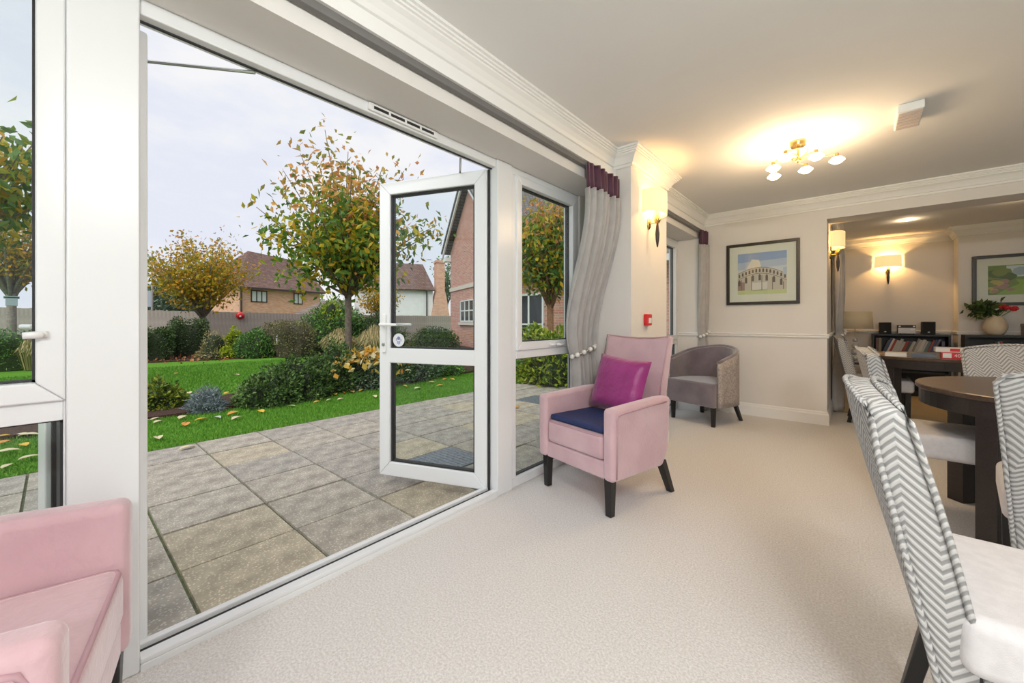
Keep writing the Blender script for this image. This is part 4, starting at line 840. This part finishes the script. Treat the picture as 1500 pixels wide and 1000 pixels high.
sconce('lit wall light on the far wall above the speakers', (.385, 8.45, 1.87), PI, 13.0)
# ------------------------------------------------------------------ ceiling fitting
def chandelier(label, loc, rz, watts):
    r = thing('ceiling_light', label, 'ceiling light', loc, rz, 'brass ceiling lights with glass shades')
    MB().lathe([(.001, 0), (.05, 0), (.05, -.012), (.045, -.035), (.001, -.036)], 24).build('ceiling_rose', BRASS, r); MB().tube([(0, 0, -.03), (0, 0, -.13)], .008).build('stem', BRASS, r); MB().ball((0, 0, -.135), .02).build('hub', BRASS, r, smooth=True)
    for i in range(6):
        a = i*PI/3+.3; R0 = .225 if i % 2 == 0 else .15
        pts = [(R0*t*math.cos(a+1.6*(1-t)), R0*t*math.sin(a+1.6*(1-t)), -.13+.03*math.sin(PI*t)) for t in np.linspace(0, 1, 12)]
        arm = MB().tube(pts, .0035, 6).build('arm', BRASS, r, smooth=True); e = pts[-1]
        MB().lathe([(.001, .028), (.011, .025), (.013, 0), (.001, 0)], 10, (e[0], e[1], -.148)).build('lamp_cap', BRASS, arm)
        MB().lathe([(.014, 0), (.03, -.006), (.046, -.022), (.044, -.03), (.022, -.046), (.001, -.05)], 8, (e[0], e[1], -.146), closed=False).build('glass_shade', LITG, r)
        light('bulb', (e[0], e[1], -.215), watts, (1, .70, .40) if watts < 6 else (.98, .985, 1), .08, r)
    return r
chandelier('lit brass ceiling light with six glass shades', (-.31, 3.50, CH), 0, LAMP_FAR)
c2 = chandelier('unseen brass ceiling light added as fill above the viewer', (.5, .30, CH), .4, LAMP_FILL*.40)  # added fill lamp out of view, brightens the foreground
c2 = chandelier('unseen brass ceiling light added as fill behind the viewer', (1.4, -1.7, CH), .2, LAMP_FILL)  # second added fill lamp, unseen, lifts the whole room
for k, (x, y) in enumerate(((.5, 7.1), (1.3, 6.6))):
    r = thing('downlight', ('small recessed ceiling spot left of the beam line in the far room', 'small recessed ceiling spot at the right in the far room')[k], 'downlight', (x, y, CH), 0, 'recessed downlights')
    MB().lathe([(.03, -.004), (.045, -.006), (.048, 0), (.03, 0), (.03, -.004)], 20, closed=False).build('rim', WHITEP, r); MB().lathe([(.001, -.002), (.03, -.002)], 20, closed=False).build('lens', LITG, r)
    light('bulb', (0, 0, -.03), 3., (1, .75, .45), .02, r)
# ceiling vent
r = thing('ceiling_vent', 'square white vent unit on the ceiling right of the light', 'vent', (.25, 3.45, CH), 0); MB().box(-.058, .058, -.15, .15, -.05, 0).build('housing', WHITEP, r, bevel=.006)
for k in range(6): MB().box(-.05, .05, -.13+k*.046, -.10+k*.046, -.054, -.05).build('slat', mat('vent_pinkish', (.55, .48, .46), rough=.6), r)
# call point
r = thing('fire_call_point', 'red fire alarm call point on the pier above the armchair', 'call point', (-1.275, 3.12, 1.05), R(-90)); MB().box(-.045, .045, 0, .035, 0, .09).build('case', RED, r, bevel=.006); MB().box(-.028, .028, .035, .037, .018, .06).build('glass_panel', WHITEP, r)
# ------------------------------------------------------------------ pictures
def picture(label, x0, x1, z0, z1, Y, fw, border, draw):
    r = thing('framed_picture', label, 'picture', ((x0+x1)/2, Y, z0)); W, H = x1-x0, z1-z0; FRM = mat('black_brown_frame', (.025, .017, .013), rough=.35)
    for (a, b, c, d) in ((-W/2, W/2, 0, fw), (-W/2, W/2, H-fw, H), (-W/2, -W/2+fw, fw, H-fw), (W/2-fw, W/2, fw, H-fw)): MB().box(a, b, -.03, 0, c, d).build('frame_rail', FRM, r, bevel=.003)
    MB().box(-W/2+fw, W/2-fw, -.012, -.002, fw, H-fw).build('mount', MAT_, r)
    pr = MB(); mats = draw(pr, -W/2+fw+border, W/2-fw-border, fw+border, H-fw-border); pr.build('print', mats, r)
    MB().box(-W/2+fw, W/2-fw, -.019, -.017, fw, H-fw).build('glazing', GLASS, r); return r
def flat(c, n): return mat('print_'+n, c, rough=.9)
def rotunda(m, x0, x1, z0, z1):
    W, H = x1-x0, z1-z0; y = -.0125
    def poly(pts, i, dy=0): m.cur = i; m.add([(x0+px*W, y-dy, z0+pz*H) for px, pz in pts], [tuple(range(len(pts)))])
    sky = [flat((.33, .42, .70), 'sky_a'), flat((.50, .56, .74), 'sky_b'), flat((.68, .68, .76), 'sky_c'), flat((.78, .72, .70), 'cloud')]
    poly([(0, .78), (1, .82), (1, 1), (0, 1)], 0); poly([(0, .6), (1, .66), (1, .82), (0, .78)], 1); poly([(0, .3), (1, .3), (1, .66), (0, .6)], 2); poly([(.18, .62), (.3, .85), (.45, .82), (.5, .64)], 3, .0003)
    top = [(t, .46+.22*math.sin(PI*(.08+t*.84))**1.0-.06*t) for t in np.linspace(0, 1, 15)]
    poly([(0, .08)]+[(1, .08)]+top[::-1], 4, .0005)
    for k in range(14):
        t = (k+.5)/14; zz = .46+.22*math.sin(PI*(.08+t*.84))-.06*t; w_ = .018
        poly([(t-w_, zz-.12), (t+w_, zz-.12), (t+w_, zz-.05), (t, zz-.03), (t-w_, zz-.05)], 5, .0008)
        if k % 2 == 0: poly([(t-.025, zz-.32), (t+.025, zz-.32), (t+.025, zz-.2), (t, zz-.16), (t-.025, zz-.2)], 5, .0008)
        if k % 3 == 1: poly([(t-.035, .1), (t-.02, .1), (t-.02, zz-.2), (t-.035, zz-.2)], 6, .0007)
    for dz in (.0, .145):
        for k in range(14): a_, b_ = top[k], top[k+1]; poly([(a_[0], a_[1]-dz-.012), (b_[0], b_[1]-dz-.012), (b_[0], b_[1]-dz), (a_[0], a_[1]-dz)], 6, .0009)
    poly([(0, .1), (.15, .1), (.15, .3), (0, .32)], 7, .0006); poly([(.3, .09), (.62, .09), (.62, .28), (.3, .28)], 3, .0006); poly([(.93, .45), (1, .45), (1, .62), (.93, .6)], 1, .0011)
    poly([(0, 0), (1, 0), (1, .1), (0, .1)], 8, .0006)
    return sky+[flat((.62, .55, .50), 'stone'), flat((.16, .12, .11), 'ink'), flat((.24, .18, .17), 'ink_soft'), flat((.42, .28, .25), 'brick'), flat((.62, .66, .36), 'grass')]
def gardenpic(m, x0, x1, z0, z1):
    W, H = x1-x0, z1-z0; y = -.0125; rs = random.Random(3)
    def poly(pts, i, dy=0): m.cur = i; m.add([(x0+px*W, y-dy, z0+pz*H) for px, pz in pts], [tuple(range(len(pts)))])
    def blob(cx, cz, rx, rz, i, dy): poly([(min(1, max(0, cx+rx*math.cos(t)*rs.uniform(.8, 1.1))), min(1, max(0, cz+rz*math.sin(t)*rs.uniform(.8, 1.1)))) for t in np.linspace(0, 2*PI, 11)[:-1]], i, dy)
    poly([(0, 0), (1, 0), (1, 1), (0, 1)], 0); poly([(.2, .6), (.8, .6), (.8, .95), (.2, .98)], 1, .0002)
    for k in range(8): blob(.02+.05*k % .24, .62+.05*(k % 4), .09, .16, 2+k % 2, .0004+k*1e-5)
    for k in range(10): blob(.42+.55*rs.random(), .55+.35*rs.random(), .07, .1, 2+k % 2, .0005+k*1e-5)
    blob(.36, .78, .10, .14, 7, .0007)
    poly([(.08, .0), (.52, 0), (.62, .3), (.5, .42), (.75, .5), (.3, .5), (.34, .36), (.2, .2)], 4, .0009)
    for k in range(16): blob(.02+.24*rs.random(), .1+.4*rs.random(), .05, .05, 5+k % 2, .001+k*1e-5)
    for k in range(16): blob(.6+.38*rs.random(), .05+.4*rs.random(), .06, .06, (5, 6, 8, 8)[k % 4], .001+k*1e-5)
    return [flat((.20, .28, .08), 'g0'), flat((.68, .74, .80), 'g1'), flat((.10, .15, .05), 'g2'), flat((.24, .28, .08), 'g3'), flat((.30, .45, .08), 'g4'), flat((.45, .25, .22), 'g5'), flat((.55, .42, .15), 'g6'), flat((.38, .46, .56), 'g7'), flat((.30, .28, .27), 'g8')]
picture('black framed drawing of a round arcaded building on the back wall', -1.158, -.448, 1.277, 1.985, 5.268, .032, .085, rotunda)
picture('black framed garden photograph on the far right wall', 1.19, 2.25, 1.29, 1.955, 8.098, .04, .10, gardenpic)
# ------------------------------------------------------------------ far room furniture
BLK = mat('black_shelf', (.014, .013, .013), rough=.5)
COVERS = [mat('cover_%d' % i, c, rough=.6) for i, c in enumerate([(.30, .05, .04), (.05, .07, .16), (.42, .40, .37), (.06, .06, .06), (.16, .07, .06), (.10, .16, .16), (.55, .52, .46), (.14, .13, .2), (.24, .2, .14), (.3, .36, .42)])]
def bookcase(label, x0, x1, Y, top, dep, shelves, group='low black bookcases'):
    r = thing('bookcase', label, 'bookcase', (x0, Y-dep-.004, 0), 0, group); W = x1-x0; t = .025
    m = MB(); m.box(0, t, 0, dep, 0, top-t); r_ = m.build('side_panel', BLK, r); MB().box(W-t, W, 0, dep, 0, top-t).build('side_panel', BLK, r); MB().box(0, W, 0, dep, top-t, top).build('top_panel', BLK, r); MB().box(t, W-t, dep-.01, dep, .06, top-t).build('back_panel', BLK, r)
    for z in shelves: MB().box(t, W-t, .005, dep-.01, z, z+t).build('shelf', BLK, r)
    MB().box(t, W-t, .02, .035, 0, .06).build('plinth', BLK, r); return r
bookcase('low black bookcase with leaning books below the speakers', .195, 1.01, 8.43, .895, .28, (.06, .33, .58))
bookcase('low black bookcase under the flower vase', 1.09, 2.6, 8.08, .905, .28, (.06, .33, .58))
CN = ['dark red', 'navy blue', 'light grey', 'black', 'maroon', 'dark teal', 'cream', 'dark violet', 'brown', 'pale blue']; rs = random.Random(5); x = .24; i = 0; prev = 0
while x < .94:
    w_ = rs.uniform(.014, .034); h_ = rs.uniform(.18, .24); lean = 0 if x < .27 or x > .83 else R(20); stp = w_/math.cos(lean)+.002
    if lean == 0 and x > .8 and prev: x += .08
    prev = lean
    ci = rs.choice((0, 1, 2, 3, 4, 5, 6, 7, 8, 2, 6, 4)); o = thing('book', CN[ci]+(' upright' if lean == 0 else ' leaning')+' book in the row below the speakers', 'book', (x, 8.17, .606+w_*math.sin(lean)), 0, 'books below the speakers'); o.rotation_euler = (0, lean, 0)
    m = MB().box(0, w_, 0, .15, 0, h_).build('cover', COVERS[ci], o); MB().box(.003, w_-.003, .002, .1505, .004, h_+.0008).build('pages', PAPER, o); x += stp; i += 1
x = 1.30
while x < 2.2:
    w_ = rs.uniform(.014, .036); h_ = rs.uniform(.17, .23)
    ci = rs.choice((1, 6, 2, 5, 9, 9, 6, 0, 7)); o = thing('book', CN[ci]+' book in the row on the shelf below the vase', 'book', (x, 7.82, .606), 0, 'books below the vase'); MB().box(0, w_, 0, .15, 0, h_).build('cover', COVERS[ci], o); MB().box(.003, w_-.003, .002, .1505, .004, h_+.0008).build('pages', PAPER, o); x += w_+.002
LOGO = mat('logo_silver', (.75, .75, .75), rough=.4)
for k, (x, h_) in enumerate(((.345, .175), (.80, .185))):
    r = thing('loudspeaker', ('left small black loudspeaker on the bookcase', 'right small black loudspeaker on the bookcase')[k], 'speaker', (x, 8.28, .895), 0, 'small loudspeakers'); MB().box(-.068, .068, -.08, .08, 0, h_).build('cabinet', BLK, r, bevel=.006); MB().box(-.06, .06, -.084, -.08, .008, h_-.008).build('grille', mat('grille_cloth', (.02, .02, .02), rough=.95), r); o = MB().lathe([(.001, 0), (.013, 0), (.013, .002), (.001, .002)], 14).build('badge', LOGO, r); o.location = (0, -.084, .035); o.rotation_euler = (PI/2, 0, 0); o.scale = (1, .55, 1)
r = thing('stereo_unit', 'compact stereo with silver front between the speakers', 'stereo', (.575, 8.28, .895), 0); MB().box(-.095, .095, -.09, .09, .008, .135).build('case', BLK, r, bevel=.006); MB().box(-.092, .092, -.094, -.09, .012, .095).build('silver_panel', mat('silver_plastic', (.62, .62, .63), rough=.35), r)
for s in (-1, 1): o = MB().lathe([(.012, 0), (.012, .01), (.001, .011)], 14).build('knob', LOGO, r); o.location = (s*.075, -.09, .116); o.rotation_euler = (PI/2, 0, 0); MB().box(s*.07-.01, s*.07+.01, -.08, -.06, 0, .008).build('foot', BLK, r)
o = MB().lathe([(.018, 0), (.02, .001), (.02, .002), (.018, .002)], 16).build('badge', LOGO, r); o.location = (.06, -.094, .07); o.rotation_euler = (PI/2, 0, 0); o.scale = (1.3, .7, 1)
# vase with flowers
r = thing('flower_vase', 'cream pottery vase with red flowers on the right bookcase', 'vase', (1.36, 7.90, .905)); MB().lathe([(.001, 0), (.06, 0), (.085, .03), (.105, .09), (.105, .14), (.085, .20), (.055, .235), (.05, .25), (.043, .25), (.04, .2), (.001, .19)], 28, closed=False).build('pot', mat('cream_glaze', (.62, .52, .38), (.70, .60, .45), 10, .35), r, smooth=True)
P = np.random.randn(230, 3)*[.07, .04, .045]+[-.09, -.01, .33]; o = link('leaves', leaf_mesh('leaves', P, .075, .04, LF_DK), r); o['kind'] = 'stuff'; st_ = MB()
for (x, y, z) in ((.02, -.03, .36), (.09, 0, .35), (.15, -.02, .34), (.06, .04, .38)):
    st_.tube([(0, 0, .2), (x*.6, y*.6, .28), (x, y, z)], .004, 5); f_ = MB()
    for q in sph(26): f_.ball((x+q[0]*.028, y+q[1]*.028, z+q[2]*.02), .015, 6, 4)
    f_.build('red_flower', mat('red_petals', (.50, .012, .02), (.62, .03, .035), 40, .6), r, smooth=True)
st_.build('stems', LF_MID, r); MB().ball((-.0, -.05, .345), .025, 8, 5).build('white_flower', PAPER, r, smooth=True)
GB = mat('grey_boxboard', (.26, .24, .23), (.30, .28, .265), 8, .7)
zz = .905
for k, (x0_, h_) in enumerate(((1.60, .15), (1.66, .115), (1.73, .12))):
    r = thing('storage_box', ('largest grey lidded box at the bottom of the stack', 'middle grey lidded box of the stack', 'smallest grey lidded box on top of the stack')[k], 'box', (x0_, 7.78, zz), 0, 'stacked grey boxes'); w_ = .5-k*.07; MB().box(0, w_, .02, .28-k*.02, 0, h_-.035).build('box_body', GB, r); MB().box(-.005, w_+.005, .015, .285-k*.02, h_-.04, h_).build('lid', GB, r, bevel=.003); zz += h_
# side table with lamp in the corner
r = thing('side_table', 'small dark side table in the far left corner', 'table', (.0, 7.55, 0)); MB().box(-.19, .19, -.2, .2, .48, .505).build('table_top', DARKW, r, bevel=.004)
for sx in (-1, 1):
    for sy in (-1, 1): MB().box(sx*.17-.018, sx*.17+.018, sy*.18-.018, sy*.18+.018, 0, .48).build('leg', DARKW, r)
r = thing('table_lamp', 'glass table lamp with cream drum shade on the side table', 'lamp', (.0, 7.55, .505)); GL = mat('crystal', (.75, .75, .75), rough=.05, metal=.5)
MB().lathe([(.001, 0), (.06, 0), (.06, .012), (.02, .02), (.001, .02)], 20, closed=False).build('base', STEEL, r); b = MB()
for k, q in enumerate((.035, .05, .04, .03)): b.ball((0, 0, .055+k*.085), q, 12, 7)
b.build('glass_stem', GL, r, smooth=True); MB().tube([(0, 0, .36), (0, 0, .50)], .006).build('rod', STEEL, r)
m = MB(); m.lathe([(.195, .475), (.185, .72)], 28, closed=False); m.build('lamp_shade', mat('cream_shade', (.70, .60, .42), rough=.9), r, smooth=True, solid=.004)
r = thing('waste_bin', 'yellow bin standing on the floor past the far table', 'bin', (1.16, 7.68, 0)); MB().lathe([(.001, 0), (.055, 0), (.062, .46), (.056, .46), (.05, .02), (.001, .02)], 20, closed=False).build('bin_body', mat('yellow_plastic', (.75, .42, .01), rough=.35), r, smooth=True)
MB().lathe([(.060, .445), (.067, .445), (.067, .465), (.060, .465), (.060, .445)], 20, closed=False).build('rim', MATS['yellow_plastic'], r)
